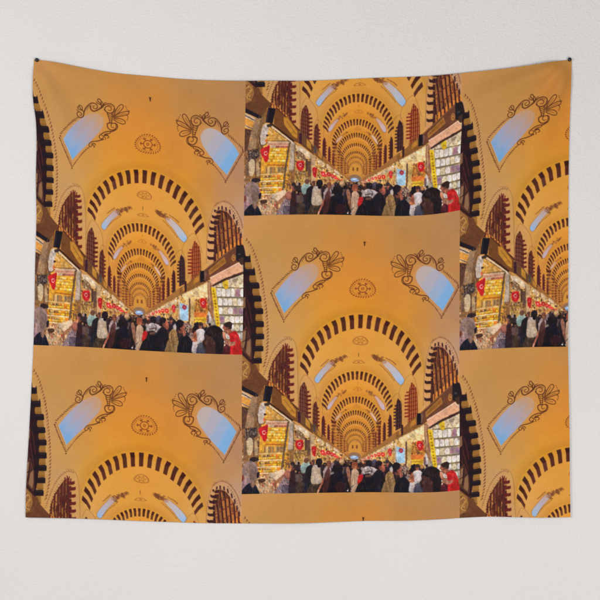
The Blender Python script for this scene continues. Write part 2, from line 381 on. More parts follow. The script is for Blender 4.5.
# iron glazing behind it
poly([(242, 330), (247, 326), (252, 340), (252.6, 358), (249, 361), (242, 352)], (92, 58, 44), .8)
for q in ([(243.2, 331), (246.4, 329.6), (247, 338), (244, 347), (242.6, 347)], [(247.6, 341), (250.6, 338), (251.4, 350), (250.4, 356), (246.4, 351.4)], [(242.4, 298), (244.8, 297), (245, 307), (242.4, 309)]):
    poly(q, (158, 122, 82), .75)
for q in ([(247, 300), (249.6, 310), (251.6, 322)], [(246, 312), (248.6, 324), (251, 334)], [(244, 322), (249.8, 336)]):
    curve(q, 1.1, (98, 50, 42), .6)
line([(242, 351), (253.6, 362.6)], 2.2, (52, 30, 30)); line([(246.8, 329), (245.6, 348)], 1.2, (44, 26, 30)); line([(243, 341), (250, 337)], .8, (44, 26, 30))
curve([(243.2, 283), (245.5, 300), (245, 325)], .8, (70, 40, 36), .8)

# ---- left gallery board and carved sign
poly([(242, 352.5), (253.6, 364), (256, 363.6), (259.2, 371.2), (268, 380.6), (270, 386), (264, 388), (260.6, 396), (257, 396.4), (242, 386.4)], (103, 65, 38))
poly([(242, 353.6), (250, 361.5), (251.4, 370), (248, 378.6), (242, 380)], (150, 108, 56))
speck([(242, 357), (248.6, 362.5), (250.4, 370), (247.6, 378), (242, 379)], [(196, 148, 62), (112, 72, 46), (190, 150, 96), (96, 60, 44)], 60, .4, 1.1)
curve([(243.2, 364), (246.4, 361.6), (248.6, 366), (245.6, 369.6), (244.4, 374), (248, 376.4)], .8, (206, 160, 78), .9)
line([(242, 380.4), (250.4, 378), (257, 366)], .8, (122, 80, 48), .8); line([(251, 370), (262, 383)], .6, (88, 54, 34), .7)
poly([(242, 384.8), (257.6, 393.6), (259.6, 396.8), (256, 397), (242, 389.6)], (30, 25, 34))
poly([(242, 390), (252.6, 396.8), (252, 408.4), (242, 404.4)], (196, 174, 140)); poly([(242, 395), (251.4, 399.8), (250.6, 406.6), (242, 402)], (205, 146, 64))
line([(242, 392.6), (252.4, 398.8)], .7, (58, 40, 34)); line([(242, 402.8), (250.8, 407.6)], .6, (70, 44, 34)); ell(246, 400.6, 2.2, 1.2, (224, 170, 84), .7, .4)
poly([(242, 406), (251, 409), (249, 424), (246, 434), (242, 436)], (82, 54, 42))
speck([(242, 408), (250, 410), (248, 426), (242, 432)], [(128, 90, 60), (60, 38, 32), (150, 116, 80), (92, 54, 44)], 50, .4, 1.3)
# stone piers
poly([(252.6, 396), (258, 397.6), (255.6, 412), (254, 427), (245.8, 427), (248.6, 412)], (158, 128, 92)); poly([(258, 397.4), (262, 391), (264.6, 389), (264, 401), (260, 404), (258.6, 426), (254, 427), (255.8, 411)], (128, 94, 58))
speck([(252.6, 396), (264, 390), (258.6, 426), (245.8, 427)], [(170, 142, 104), (136, 104, 70), (112, 80, 50)], 46, .4, 1.2, .6)
poly([(263.6, 386), (266, 385), (266, 394), (262, 398)], (166, 112, 52)); line([(264, 385), (263.4, 396)], .6, (88, 52, 34))

# ---- left side windows with lattice
def dots_ring(pts, step, col=(122, 80, 52)):
    dashes(pts, step, 1.3, .75, col, .85, .9)


dots_ring([(264.4, 374), (268.6, 362), (273, 351.6), (278, 344.4), (283, 340), (288, 338.4), (292, 340)], 2.1)
dashes([(270, 368), (273.4, 358), (278.4, 350), (283, 345)], 2.6, 1.0, .6, (130, 86, 56), .7, .9)
curve([(284, 336.6), (290.6, 337.4), (295.4, 343), (297.4, 355), (298, 380), (298, 410)], .6, (150, 104, 52), .75)
W1 = [(286.6, 345), (289, 350), (289.8, 360), (290, 408), (268, 384), (269.2, 372), (273, 361), (278.6, 352.4), (283, 346.4)]
poly(W1, (128, 76, 48))
full = box(200, 200, 500, 520); keep = A.copy(); m1 = pmask(W1, full)
for k, x in enumerate(np.arange(268, 291, 3.05)):
    poly([(x + .2, 330), (x + 2.0, 330), (x + 1.0, 412), (x - .9, 412)], (178, 124, 66) if k < 4 else (140, 92, 44))
    if k >= 3:
        rect(x - .6, 345 + k, x + 1.6, 366 + 2 * k, (66, 32, 34), .55)
for _ in range(70):
    x = rng.uniform(268, 290); y = rng.uniform(345, 405); line([(x, y), (x - .4, y + rng.uniform(3, 8))], rng.uniform(.8, 1.7), [(78, 34, 30), (62, 28, 30), (112, 56, 36), (196, 132, 66), (48, 30, 28)][rng.integers(5)], .8)
for x in np.arange(266.5, 294, 3.05):
    line([(x + 1.7, 340), (x - .3, 412)], 1.15, (74, 34, 28))
for y in np.arange(352, 440, 8.6):
    line([(264, y - 9), (292, y + 12)], .9, (98, 44, 34), .95)
line([(268, 380), (292, 402)], 1.5, (128, 62, 34))
for k, x in enumerate(np.arange(269, 292, 2.9)):
    y = 384.6 + (x - 269) * .86
    poly([(x, y - 5), (x + 1.5, y - 3.8), (x + 1.5, y + 3.5), (x, y + 2.2)], (214, 142, 62))
A[:] = np.where(m1[..., None], A, keep)
dashes([(268.6, 383), (270, 372), (274, 361), (279.4, 352.6)], 3.4, 2.6, 1.3, (84, 38, 32), .9, .35)
rect(286.6, 352, 290, 409, (72, 28, 32), .8)
for k, y in enumerate([350, 355.4, 362.4, 369.6, 377, 384.6, 392.4, 400.6]):
    x = 289.4 if k else 288.4
    poly([(x - 2, y - 1.4), (x + 3.4, y - 1.8 + .3 * k * .1), (x + 4.6, y - 2.4), (x + 4.8, y + .6), (x + 3, y + 1.5), (x - 2, y + 1.3)], (98, 36, 32))
    line([(x - .6, y + 2.4), (x + 4, y + 2.0)], 1.2, (204, 152, 82), .7)
for x, y, r in ((283.4, 346.4, -.5), (285.6, 345, -.2), (287.6, 345.6, .25), (289.4, 347.4, .6)):
    line([(x, y - 1.6), (x - math.sin(r) * 1.4, y + 1.8)], 1.1, (104, 36, 36))

def side_window(x0, x1, yt, yb, sl, body, tooth, side, nt, slots=None, ring=True):
    """narrow window in steep view: pointed top, teeth on one side"""
    w = x1 - x0; ax = x0 + w * (.6 if side > 0 else .4)
    y0 = yb if side > 0 else yb; P = [(ax - w * .06, yt + .3), (ax + w * .06, yt + .3), (x1 - w * .14, yt + w * .55), (x1 - w * .03, yt + w * 1.1), (x1, yt + w * 2), (x1, yb + (sl if side > 0 else 0)), (x0, yb + (0 if side > 0 else -sl)), (x0, yt + w * 2), (x0 + w * .06, yt + w * 1.1), (x0 + w * .2, yt + w * .5)]
    poly(P, body); keep = A.copy(); m = pmask(P, full)
    n = max(2, int(w / 1.7))
    for k in range(n):
        x = x0 + w * (k + .5) / n
        if slots:
            line([(x, yt), (x - .3, yb + 6)], w / n * .42, slots, .75)
        line([(x + w / n * .5, yt), (x + w / n * .5 - .3, yb + 6)], .5, np.array(body) * .6, .7)
    yy = yt
    while slots and yy < yb + 6:
        line([(x0, yy), (x1, yy - side * -2.2)], .6, np.array(body) * .75, .9); yy += 4
    A[:] = np.where(m[..., None], A, keep)
    st = (yb - yt - w * .5) / nt
    for k in range(nt):
        y = yt + w * .5 + st * (k + .4); h = st * .5; tw = w * .5; ins = side * w * .42 * max(0, 1 - k / 2.2) ** 1.5
        xa, xb = (x1 - tw * .35, x1 + tw * .65) if side > 0 else (x0 - tw * .65, x0 + tw * .35)
        s = min(1, (k + 1.2) / 2.2)
        if side > 0: xb = x1 - tw * .2 + tw * .85 * s
        else: xa = x0 + tw * .2 - tw * .85 * s
        xa -= ins; xb -= ins
        poly([(xa, y - h * .45), (xb, y - h * .7), (xb + side * .2, y + h * .2), (xa, y + h * .55)], np.array(tooth) + jit(5))
    if ring:
        u = x1 + w * .95 if side > 0 else x0 - w * .95
        curve([(x0 - w * .15 if side > 0 else x1 + w * .15, yt + w * 1.2), (ax, yt - w * .75), (u - side * w * .25, yt + w * .4), (u, yt + w * 2), (u, yb)], .45, (140, 94, 50), .7)


side_window(298.6, 307.8, 382, 420, 8, (76, 38, 38), (94, 38, 34), 1, 8, (176, 108, 58))
side_window(312.4, 317.6, 401.4, 428, 5, (78, 38, 36), (98, 42, 36), 1, 7, (150, 88, 50))
side_window(321.4, 324.6, 415.6, 438, 3, (84, 40, 36), (112, 46, 44), 1, 7, None, False)
side_window(327, 329.4, 424, 444, 2, (96, 42, 40), (122, 56, 44), 1, 8, None, False)
side_window(331.4, 333, 430, 448, 1, (104, 48, 40), (126, 64, 46), 1, 8, None, False)

# ---- right side windows
dots_ring([(431.6, 343), (435, 339.6), (440, 338.2), (445, 340), (449.6, 344.6), (453.6, 351), (456.6, 358), (458.4, 366)], 1.5)
dashes([(446, 344.4), (450, 350), (453.4, 357), (455.4, 364), (457, 371)], 2.6, 1, .7, (112, 74, 54), .8, .9)
curve([(433, 339), (429.4, 347), (426.4, 358), (424.4, 372), (423.4, 388), (423.2, 404)], .6, (150, 104, 58), .8)
W2 = [(438, 346), (443.6, 349.6), (449.4, 357.6), (454.4, 368), (458.4, 378), (459.4, 386), (453, 388), (430, 405), (430.6, 380), (431, 362), (433, 351)]
poly(W2, (104, 56, 44)); keep = A.copy(); m2 = pmask(W2, full)
for k, x in enumerate(np.arange(431, 464, 4.1)):
    poly([(x - 4.4, 340), (x - 2.2, 340), (x + 2.3, 410), (x - .6, 410)], (176, 112, 56) if k > 2 else (140, 92, 50))
    if k < 5:
        poly([(x - 4.4, 340), (x - 2, 340), (x, 366 - 2 * k), (x - 2.6, 366 - 2 * k)], (72, 44, 38), .6)
for _ in range(70):
    x = rng.uniform(430, 457); y = rng.uniform(346, 398); line([(x, y), (x + .5, y + rng.uniform(3, 8))], rng.uniform(.8, 1.6), [(60, 32, 32), (50, 28, 30), (112, 58, 36), (204, 130, 60), (130, 92, 48)][rng.integers(5)], .75)
for x in np.arange(428, 466, 4.1):
    line([(x - 3, 338), (x + 3, 410)], 1.3, (60, 32, 30))
for y in np.arange(350, 430, 10.5):
    line([(428, y + 7), (462, y - 15)], 1.0, (110, 50, 38), .95)
for x in np.arange(432, 458, 3.6):
    y = 401 - (x - 432) * .68
    poly([(x, y - 7), (x + 1.7, y - 8), (x + 2.0, y - 1.5), (x + .3, y - .4)], (222, 142, 56))
A[:] = np.where(m2[..., None], A, keep)
rect(430.6, 357, 433, 405, (56, 30, 34), .8)
for k, y in enumerate([349, 355, 361, 367.6, 375, 382, 390.4, 398.4]):
    x = [432.4, 430.4, 429, 428, 427.2, 426.4, 426, 426][k]
    poly([(x - 2, y - 2.2), (x + .2, y - 1.2), (x + 4.6, y - 1.4), (x + 4.6, y + 1.6), (x, y + 1.7), (x - 1.8, y + .8)], (58, 32, 32))
    line([(x - .6, y + 3), (x + 4, y + 3)], 1.3, (210, 152, 76), .7)
for x, y, r in ((435, 346.6, -.35), (438.2, 345.6, 0), (442, 346.8, .3), (445.6, 349.4, .5), (449.4, 354.6, .6), (452.6, 361, .3), (454.8, 368, .2), (457, 374, .1)):
    line([(x, y - 2.0), (x + math.sin(r) * 1.2, y + 2)], 1.5, (66, 36, 42))
line([(431.6, 350), (434, 347.6), (438, 347.2), (443, 349), (447, 353)], .8, (190, 140, 90), .8)
side_window(407.6, 417.6, 381.6, 417, -8, (128, 54, 34), (134, 50, 34), -1, 9, (214, 128, 58))
side_window(395.4, 401.6, 397, 426, -3, (50, 32, 38), (58, 34, 36), -1, 8, (104, 66, 48))
side_window(388.4, 391.6, 413, 436, -3, (72, 38, 36), (88, 44, 36), -1, 7, None, False)
side_window(383, 385.6, 420.6, 441, -2, (90, 44, 36), (112, 48, 44), -1, 8, None, False)
side_window(378.4, 380.2, 426, 444, -1, (104, 44, 40), (124, 58, 44), -1, 8, None, False)
side_window(375, 376.4, 430, 446, -1, (112, 50, 40), (128, 64, 46), -1, 8, None, False)
speck([(330, 448), (333, 425), (339, 432), (347, 440), (349, 456)], [(206, 142, 58), (110, 58, 40), (150, 80, 46), (190, 120, 52)], 90, .3, .8)
speck([(360, 456), (364, 442), (370, 432), (378, 424), (377, 446)], [(206, 142, 58), (110, 58, 40), (150, 80, 46), (190, 120, 52)], 90, .3, .8)

# ---- gallery boards running to the far end
poly([(272.4, 387), (275, 386), (297.6, 408), (298.6, 423), (290, 419.6), (271.6, 403)], (112, 70, 36)); line([(274, 386), (298, 409.6)], .9, (76, 42, 28))
poly([(281.4, 395.6), (285.6, 396), (295.6, 409.6), (295.6, 418), (290.6, 414.6), (282.2, 403.6)], (186, 134, 48)); line([(281.4, 395.6), (285.6, 396), (295.6, 409.6)], .6, (132, 84, 36))
for k in range(9):
    x = 284.4 + k * 1.15; y = 400.6 + k * 1.5; line([(x, y - .7), (x + .7, y + .8)], .5, (116, 74, 34), .85)
poly([(298, 407), (301.6, 413), (308, 419), (312.6, 426), (313, 434), (305, 428), (298.6, 423)], (104, 70, 42)); poly([(305.4, 417.6), (309.8, 422.6), (310, 429.4), (305.4, 425)], (184, 134, 50)); rect(297.6, 412, 300.4, 423, (58, 30, 46))
poly([(313.4, 424), (318, 429), (322, 437), (322, 441), (313.4, 433.6)], (124, 86, 44)); poly([(317, 430), (320.6, 434), (320.6, 437.4), (317, 434.4)], (186, 130, 52)); rect(313, 424.6, 315, 432, (78, 74, 72))
poly([(322, 434), (335, 446), (350, 457), (350, 460), (335, 450), (322, 441)], (156, 104, 52))
poly([(452.4, 384.6), (446, 389.4), (424.4, 407.6), (420, 412.4), (419.6, 424.6), (427.6, 419.4), (448, 406.4), (455, 401.8)], (104, 64, 44)); line([(453, 384.6), (446, 389.6), (421, 411)], .9, (140, 92, 54))
poly([(425.4, 411), (440.6, 396.8), (442.4, 402.2), (426.2, 415.2)], (158, 106, 44)); line([(425.4, 411), (440.6, 396.8), (442.4, 402.2), (426.2, 415.2), (425.4, 411)], .5, (190, 138, 60), .8)
for k in range(10):
    x = 428 + k * 1.3; y = 410.8 - k * 1.12; line([(x, y - .9), (x + .6, y + .9)], .55, (104, 62, 32), .85)
ell(450, 397, 2.0, 3.5, (176, 122, 60)); ell(450, 397, 1.1, 2.2, (120, 76, 46)); ell(450, 396.6, .5, 1, (196, 146, 76))
poly([(420, 411), (404, 425), (396, 430.4), (396, 438), (408, 431), (420, 424.6)], (136, 92, 46)); poly([(410, 421), (415.8, 416.4), (415.8, 421.6), (410, 426)], (180, 124, 48))
poly([(396, 430), (380, 443), (362, 455), (362, 459), (380, 449), (396, 437.6)], (158, 108, 54)); poly([(399, 430.4), (403, 427.4), (403, 431), (399, 433.4)], (186, 130, 54))
rect(401, 423, 403, 434, (58, 34, 34))
poly([(416.6, 412), (420.6, 411.4), (421.2, 422), (416.6, 423.6)], (30, 23, 28)); poly([(420.6, 411), (423, 414), (422, 421), (421, 421)], (120, 90, 66))
poly([(452.2, 384.2), (459.6, 384), (459.6, 402), (455.8, 401.6), (452.6, 399.6)], (33, 29, 32)); rect(454.4, 392.6, 457, 394, (70, 66, 66)); poly([(455, 398), (460, 396), (460, 409), (456.6, 404)], (66, 46, 38))
poly([(265.6, 385.8), (273.2, 386.6), (270.6, 402.2), (263.4, 401.4)], (25, 22, 31)); line([(266.6, 387.4), (264.8, 400)], .6, (56, 54, 66), .8)

def goods(x0, y0, x1, y1, w, h, cols, dark=(70, 46, 30), a=.95, dyx=0.0):
    y = y0
    while y < y1 - h * .4:
        x = x0 + rng.uniform(-.4, 0)
        while x < x1 - w * .3:
            ww = w * rng.uniform(.7, 1.25); c = np.array(cols[rng.integers(len(cols))], float) + jit(9); yy = y + (x - x0) * dyx; hh = h * rng.uniform(.74, .95)
            rect(x, yy + h - hh, min(x + ww * .82, x1), yy + h * .94, np.clip(c, 0, 255), a)
            if ww > 1.2: rect(x + ww * .12, yy + h - hh * .75, x + ww * .5, yy + h - hh * .45, np.clip(c * 1.12 + 14, 0, 255), .7); rect(x + ww * .3, yy + h - hh * .35, x + ww * .7, yy + h * .9, c * .66, .6)
            x += ww
        line([(x0, y + h), (x1, y + h + (x1 - x0) * dyx)], .32, dark, .8); y += h


# ================= shops and crowd =================
floor_y = 494
poly([(242, 425), (262, 405), (290, 420), (330, 447), (352, 459), (362, 458), (395, 437), (427, 421), (460, 403), (460, 495), (242, 495)], (140, 100, 62), .92)
poly([(242, 409), (249, 412), (246, 428), (242, 430)], (84, 56, 44), .8)
speck([(242, 426), (262, 408), (266, 470), (242, 470)], [(146, 112, 72), (84, 58, 40), (206, 182, 134), (46, 34, 30), (120, 84, 50)], 180, .5, 1.6)
poly([(252.6, 396), (258, 397.6), (255.6, 412), (254, 427), (245.8, 427), (248.6, 412)], (158, 128, 92)); poly([(258, 397.4), (262, 391), (262, 401), (260, 404), (258.6, 426), (254, 427), (255.8, 411)], (128, 96, 62))
speck([(252.6, 396), (262, 392), (258.6, 426), (245.8, 427)], [(172, 144, 108), (140, 108, 74), (112, 82, 54)], 60, .4, 1.1, .6)
# shop 1
poly([(264, 407), (270, 403.6), (290.6, 420.6), (287.4, 456), (282.6, 478), (258, 478), (260, 440)], (220, 164, 58))
poly([(265.4, 409), (269.6, 405.4), (288.8, 420.4), (265.6, 420.4)], (214, 162, 72))
for x, y in ((270, 413), (278, 418), (273, 416.6), (268, 411)):
    ell(x, y, 1.8, 1, (240, 208, 132), .8, .6)
line([(265.4, 420.2), (289, 420.6)], .7, (118, 84, 48)); rect(265.6, 420.8, 288.6, 427.4, (216, 184, 142))
for k in range(13):
    x = 267 + k * 1.65; line([(x, 423), (x + .9, 424.2)], .8, (190, 96, 80), .85)
for k in range(12):
    x = 274.4 + k * 1.05; rect(x, 425.4, x + .7, 427.4, (150, 44, 40), .9)
rect(266.6, 427.8, 288.2, 444.6, (228, 178, 44))
goods(267, 427.8, 288, 442, 2.3, 2.6, [(240, 196, 52), (222, 170, 44), (246, 218, 120), (214, 178, 84), (196, 140, 40), (236, 160, 40), (226, 206, 150)], (136, 92, 40), .9, .03)
line([(266, 441.6), (287.4, 443.4)], 2.2, (230, 160, 36), .8); line([(266, 443.6), (286.8, 445)], 1, (168, 84, 36), .9)
for k in range(19):
    x = 263.4 + k * 1.22; rect(x, 445.6 + k * .04, x + .85, 451.8, [(214, 190, 140), (120, 84, 60), (190, 158, 110), (110, 100, 92), (206, 164, 74), (150, 96, 60)][rng.integers(6)])
for y0, y1, c in ((453.4, 458.4, (214, 156, 44)), (460.2, 464.6, (222, 168, 40)), (466.2, 471, (218, 160, 38))):
    x0 = 258 if y0 > 455 else 259.6
    rect(x0, y0, 284, y1, c); goods(x0, y0 - .2, 284, y1, 1.9, 2.3, [(244, 196, 44), (226, 140, 36), (236, 206, 104), (206, 150, 40), (248, 212, 70), (230, 112, 40), (196, 176, 120)], (150, 96, 40), .9, .01)
    goods(x0 + 2, y0, x0 + 12, y0 + 2.6, 1.5, 2.4, [(120, 92, 60), (206, 176, 116), (90, 64, 46)], (90, 60, 40), .85)
    line([(257.6, y1 + .8), (283.6, y1 + 1.1)], 1.1, (232, 212, 168)); line([(257.6, y1 + 1.6), (283.4, y1 + 1.8)], .4, (150, 112, 66))
line([(259, 452.6), (284, 453)], 1.0, (228, 200, 146))
speck([(258, 472.4), (282, 472.6), (281, 478), (258, 478)], [(150, 96, 62), (112, 76, 58), (210, 170, 110), (196, 140, 100)], 70, .5, 1.5)
poly([(287.2, 422), (289.2, 422), (285.4, 448), (282.8, 471), (280.8, 471), (283.6, 446)], (88, 66, 46)); line([(288, 423), (284.8, 446), (282, 470)], .4, (150, 124, 90))
speck([(284.6, 452), (291, 450), (291, 470), (283, 471)], [(222, 168, 40), (206, 146, 40), (190, 128, 60), (90, 62, 44)], 50, .6, 1.6)
poly([(289.2, 421), (293.4, 422.4), (293, 449), (287.6, 449.6)], (182, 164, 138)); line([(291.4, 422), (290.6, 449)], .5, (212, 198, 172)); line([(293.6, 422), (293.2, 449)], .5, (98, 76, 56))
line([(268.6, 402.4), (292, 420.4)], 1.8, (58, 36, 28)); line([(267.8, 404.4), (290.6, 421.4)], 1.3, (218, 202, 170)); line([(267.4, 405.6), (289.4, 422)], .5, (88, 60, 42))
poly([(262, 402.6), (268.4, 403.2), (266.4, 408), (264.8, 416), (263.8, 423.6), (259.2, 424.4), (258.2, 415), (259.6, 408)], (192, 182, 164)); speck([(262, 403), (267, 404), (263.8, 423), (259, 424)], [(214, 206, 190), (160, 146, 126), (176, 160, 136)], 36, .4, 1.2, .7)
poly([(264.4, 403.6), (270.2, 402.6), (269.6, 405.6), (265.4, 406.4)], (60, 46, 42)); poly([(264.2, 413.6), (267.2, 414), (265.8, 415.8), (264, 415.4)], (52, 36, 32)); curve([(258, 416), (258.6, 423), (262, 424.6), (265.6, 422)], .7, (64, 48, 40)); ell(264.6, 420, 1.3, 1.7, (196, 88, 52), .8)
curve([(256.6, 414), (257.8, 420), (256, 426)], .7, (88, 64, 50))
# things hanging in front of it
poly([(246.6, 428.6), (257.6, 427), (257, 436), (254, 437), (252, 441), (246.4, 436.8)], (60, 50, 48), .85); speck([(246, 428), (258, 427), (257, 437), (246, 438)], [(40, 34, 38), (98, 84, 76), (30, 26, 30), (140, 124, 108)], 46, .5, 1.4)
blob([(248, 438), (252.6, 438), (253.4, 447), (251, 453), (247.6, 450)], (200, 182, 140)); blob([(244.4, 440), (246.6, 440), (247, 452), (244, 452)], (112, 88, 66)); blob([(255, 441), (257.4, 440), (258.2, 452), (255.4, 453)], (176, 150, 108)); line([(254.2, 438), (254, 454)], .8, (88, 66, 50))
blob([(250, 457), (254, 455), (258, 456.4), (259, 459), (252, 460)], (46, 36, 36))
# goods in the farther bays
for x0, x1, y0, y1, w_, h_ in ((295.4, 309.4, 449, 468, 1.7, 2.2), (316, 324, 444, 462, 1.3, 1.8), (325, 333, 449, 464, 1.1, 1.5), (334, 343, 454, 466, .9, 1.2)):
    rect(x0, y0, x1, y1, (96, 64, 40), .75)
    goods(x0, y0, x1, y1, w_, h_, [(236, 186, 60), (214, 196, 150), (150, 96, 52), (246, 226, 170), (176, 66, 46), (110, 80, 52), (226, 150, 50)], (52, 34, 28), .9, .08)
for x0, x1, y0, y1, w_, h_ in ((407.6, 424, 440, 453, 1.8, 2.2), (397, 405, 462, 470, 1.4, 1.8), (384, 394, 448, 466, 1.3, 1.7), (373, 383, 453, 466, 1.0, 1.4), (364, 372, 457, 466, .8, 1.1)):
    rect(x0, y0, x1, y1, (104, 70, 42), .7)
    goods(x0, y0, x1, y1, w_, h_, [(236, 186, 70), (224, 206, 160), (150, 96, 56), (248, 232, 184), (182, 70, 50), (116, 84, 56), (160, 176, 176)], (56, 36, 30), .9, -.08)
for x in (316.2, 324.8, 333.6, 384, 394.4, 373):
    line([(x, {316.2: 437, 324.8: 444, 333.6: 450, 384: 449, 394.4: 442, 373: 455}[x]), (x, 468)], .9, (206, 180, 138), .9); line([(x + .7, {316.2: 439, 324.8: 446, 333.6: 451, 384: 450, 394.4: 444, 373: 456}[x]), (x + .7, 468)], .4, (84, 58, 42), .9)
# crescents on red flags
def flag(pts, cx, cy, r, a=1.0):
    r *= .82
    blob(pts, (192, 36, 38)); speck(pts, [(214, 44, 44), (160, 24, 32), (196, 60, 52)], 16, .4, 1.2, .5, 1.8); xs = [p[0] for p in pts]; ys = [p[1] for p in pts]
    curve([(max(xs) - .9, min(ys) + 1), (max(xs) - 1.2, max(ys) - 3)], .8, (150, 20, 30), .6)
    if r:
        line([(cx + r * math.cos(t), cy + r * math.sin(t)) for t in np.linspace(1.0, 5.3, 14)], r * .42, (240, 212, 204), a * .95); ell(cx + r * .8, cy, r * .24, r * .24, (244, 224, 216), a)


flag([(259, 428.4), (263, 426.6), (267.8, 424.8), (267.6, 432), (266.6, 439), (264.2, 440.8), (261.6, 436.6), (259.6, 432.4)], 264.4, 432.4, 2.0)
# bays behind, left
poly([(293.6, 423), (300, 426), (312, 434), (324, 441.6), (338, 450.4), (350, 458.6), (350, 470), (293.6, 470)], (188, 146, 78))
speck([(294, 424), (312, 434), (330, 446), (348, 458), (348, 470), (294, 470)], [(236, 214, 150), (92, 62, 40), (214, 170, 84), (56, 38, 30), (246, 232, 190), (222, 168, 60), (176, 60, 44), (40, 28, 26)], 460, .5, 1.5)
poly([(294, 424.6), (300, 425.6), (313, 434.6), (313, 438.4), (305, 435.4), (296, 431)], (216, 196, 158)); poly([(309, 432.6), (314.4, 434.6), (315, 470), (310.6, 470)], (188, 158, 112)); line([(309.6, 436), (310, 462)], .7, (110, 78, 54))
blob([(297.6, 430), (304, 435), (303.6, 440), (296, 437)], (120, 96, 70)); speck([(295, 431), (306, 436), (306, 442), (295, 441)], [(80, 60, 46), (200, 176, 130), (150, 110, 70)], 40, .4, 1.1)
rect(295.4, 449.6, 309, 461, (150, 112, 62)); speck([(295, 449.6), (309, 449.6), (309, 462), (295, 462)], [(206, 172, 96), (96, 70, 44), (180, 150, 60), (210, 190, 150), (70, 52, 44)], 70, .5, 1.3)
rect(304.6, 438, 306.6, 450, (84, 60, 48)); rect(306.8, 440, 309.6, 455, (96, 70, 56))
for q in ([(318, 438), (323.4, 440.6), (323, 445), (318.4, 443)], [(326, 442), (331, 445.6), (331, 449), (326.4, 447)], [(334, 447), (339, 450.4), (338.6, 453), (334, 451)]):
    blob(q, (226, 214, 190), .35); speck(q, [(236, 226, 204), (160, 130, 96), (224, 200, 160)], 16, .4, 1, .8)
flag([(295.4, 441), (299, 440), (302.8, 440.6), (303, 446), (301, 449.4), (297.4, 449), (295.4, 446)], 299.2, 444, 1.9)
flag([(311.4, 447), (314.4, 446), (315.9, 448), (315.6, 454), (314, 456.4), (312, 453)], 313.6, 450, .8, .8)
for x, y, s in ((322.3, 452.4, 2.3), (328, 452.6, 1.9), (331.6, 454, 1.7), (334.4, 455.4, 1.5), (337, 456.8, 1.1), (325.4, 453.6, 1.1), (340.6, 458, .9)):
    blob([(x - s, y - s * .8), (x + s * .7, y - s), (x + s, y + s * .8), (x - s * .4, y + s)], (204, 50, 50)); ell(x, y, s * .35, s * .35, (236, 180, 166), .8)
# bays behind, right
poly([(362, 458.6), (376, 449.6), (396, 437.6), (408, 431.4), (427, 420.6), (428, 470), (362, 470)], (208, 166, 92))
speck([(362, 459), (376, 449.6), (396, 437.6), (427, 421), (427, 470), (362, 470)], [(240, 220, 156), (110, 76, 46), (224, 182, 92), (64, 44, 34), (248, 236, 196), (222, 164, 60), (150, 166, 170), (182, 70, 52), (44, 30, 28)], 520, .5, 1.5)
poly([(398, 437), (408, 431.6), (424, 423), (425, 440), (404, 446)], (228, 206, 146), .85); speck([(400, 437), (424, 424), (424, 440), (402, 444)], [(240, 224, 172), (220, 190, 110), (196, 160, 96), (242, 232, 200)], 80, .6, 1.6)
for q in ([(374, 452), (383, 447), (383, 450), (374, 455)], [(384, 446), (392, 442), (392, 446), (384, 449.6)], [(364, 457.6), (373, 453), (373, 455), (364, 459.6)]):
    blob(q, (226, 216, 196), .35); speck(q, [(236, 226, 204), (160, 130, 96), (224, 200, 160)], 16, .4, 1, .8)
rect(394.6, 440, 396.4, 468, (196, 176, 140)); rect(405.4, 440, 407, 468, (104, 74, 52))
poly([(395.8, 444.6), (404.8, 446.8), (405, 461.6), (396, 462)], (150, 190, 206)); line([(396.6, 446), (397, 461)], 1, (196, 212, 214)); ell(400.8, 448.8, 2.3, 2.4, (150, 50, 66)); ell(400.8, 448.8, 1, 1, (206, 120, 110), .6)
rect(407.4, 438, 411, 468, (206, 176, 104)); poly([(411.6, 441), (424, 438), (424.6, 452), (411.6, 453)], (190, 128, 58)); speck([(411, 440), (424, 438), (424, 454), (411, 454)], [(170, 60, 40), (220, 176, 70), (110, 70, 46), (222, 150, 60), (80, 52, 40)], 70, .6, 1.6)
flag([(416.6, 441), (419, 438.6), (422.6, 441), (423, 446), (420.6, 448.6), (417.6, 446.6)], 420, 443.6, 1.5)
poly([(410.6, 453), (423.6, 452.6), (423.4, 457.4), (410.6, 457.8)], (222, 124, 50)); poly([(411.4, 457.8), (423, 457.4), (422.6, 463), (411.6, 463)], (222, 184, 46)); line([(412, 460.2), (422, 460)], .9, (150, 100, 40), .7); rect(411.4, 463, 423, 469, (184, 130, 70))
blob([(424.8, 453), (427.4, 450.6), (430, 452.6), (431.4, 460), (431.4, 467), (426, 467), (425.4, 460)], (196, 192, 186)); speck([(425.6, 452), (430, 452), (431.4, 466), (426, 466)], [(222, 220, 216), (160, 156, 154), (206, 190, 170)], 22, .5, 1.2, .7); rect(423.6, 455, 425.6, 464, (112, 88, 90))
for x, y, w_, h_ in ((389.9, 450.8, 1.7, 3.4), (382.8, 453.4, 1.9, 1.9), (378.6, 453.6, 1.8, 1.7), (375, 454.6, 1.5, 1.4), (371.6, 455.4, 1.4, 1.3), (368, 457, 1.2, 1.1)):
    blob([(x - w_, y - h_ * .8), (x + w_ * .7, y - h_), (x + w_, y + h_ * .8), (x - w_ * .4, y + h_)], (206, 54, 46)); ell(x, y - .2, w_ * .3, w_ * .35, (238, 190, 176), .8)
speck([(360, 458), (373, 455), (373, 462), (360, 463)], [(226, 130, 110), (232, 190, 160), (196, 90, 80)], 40, .4, 1)
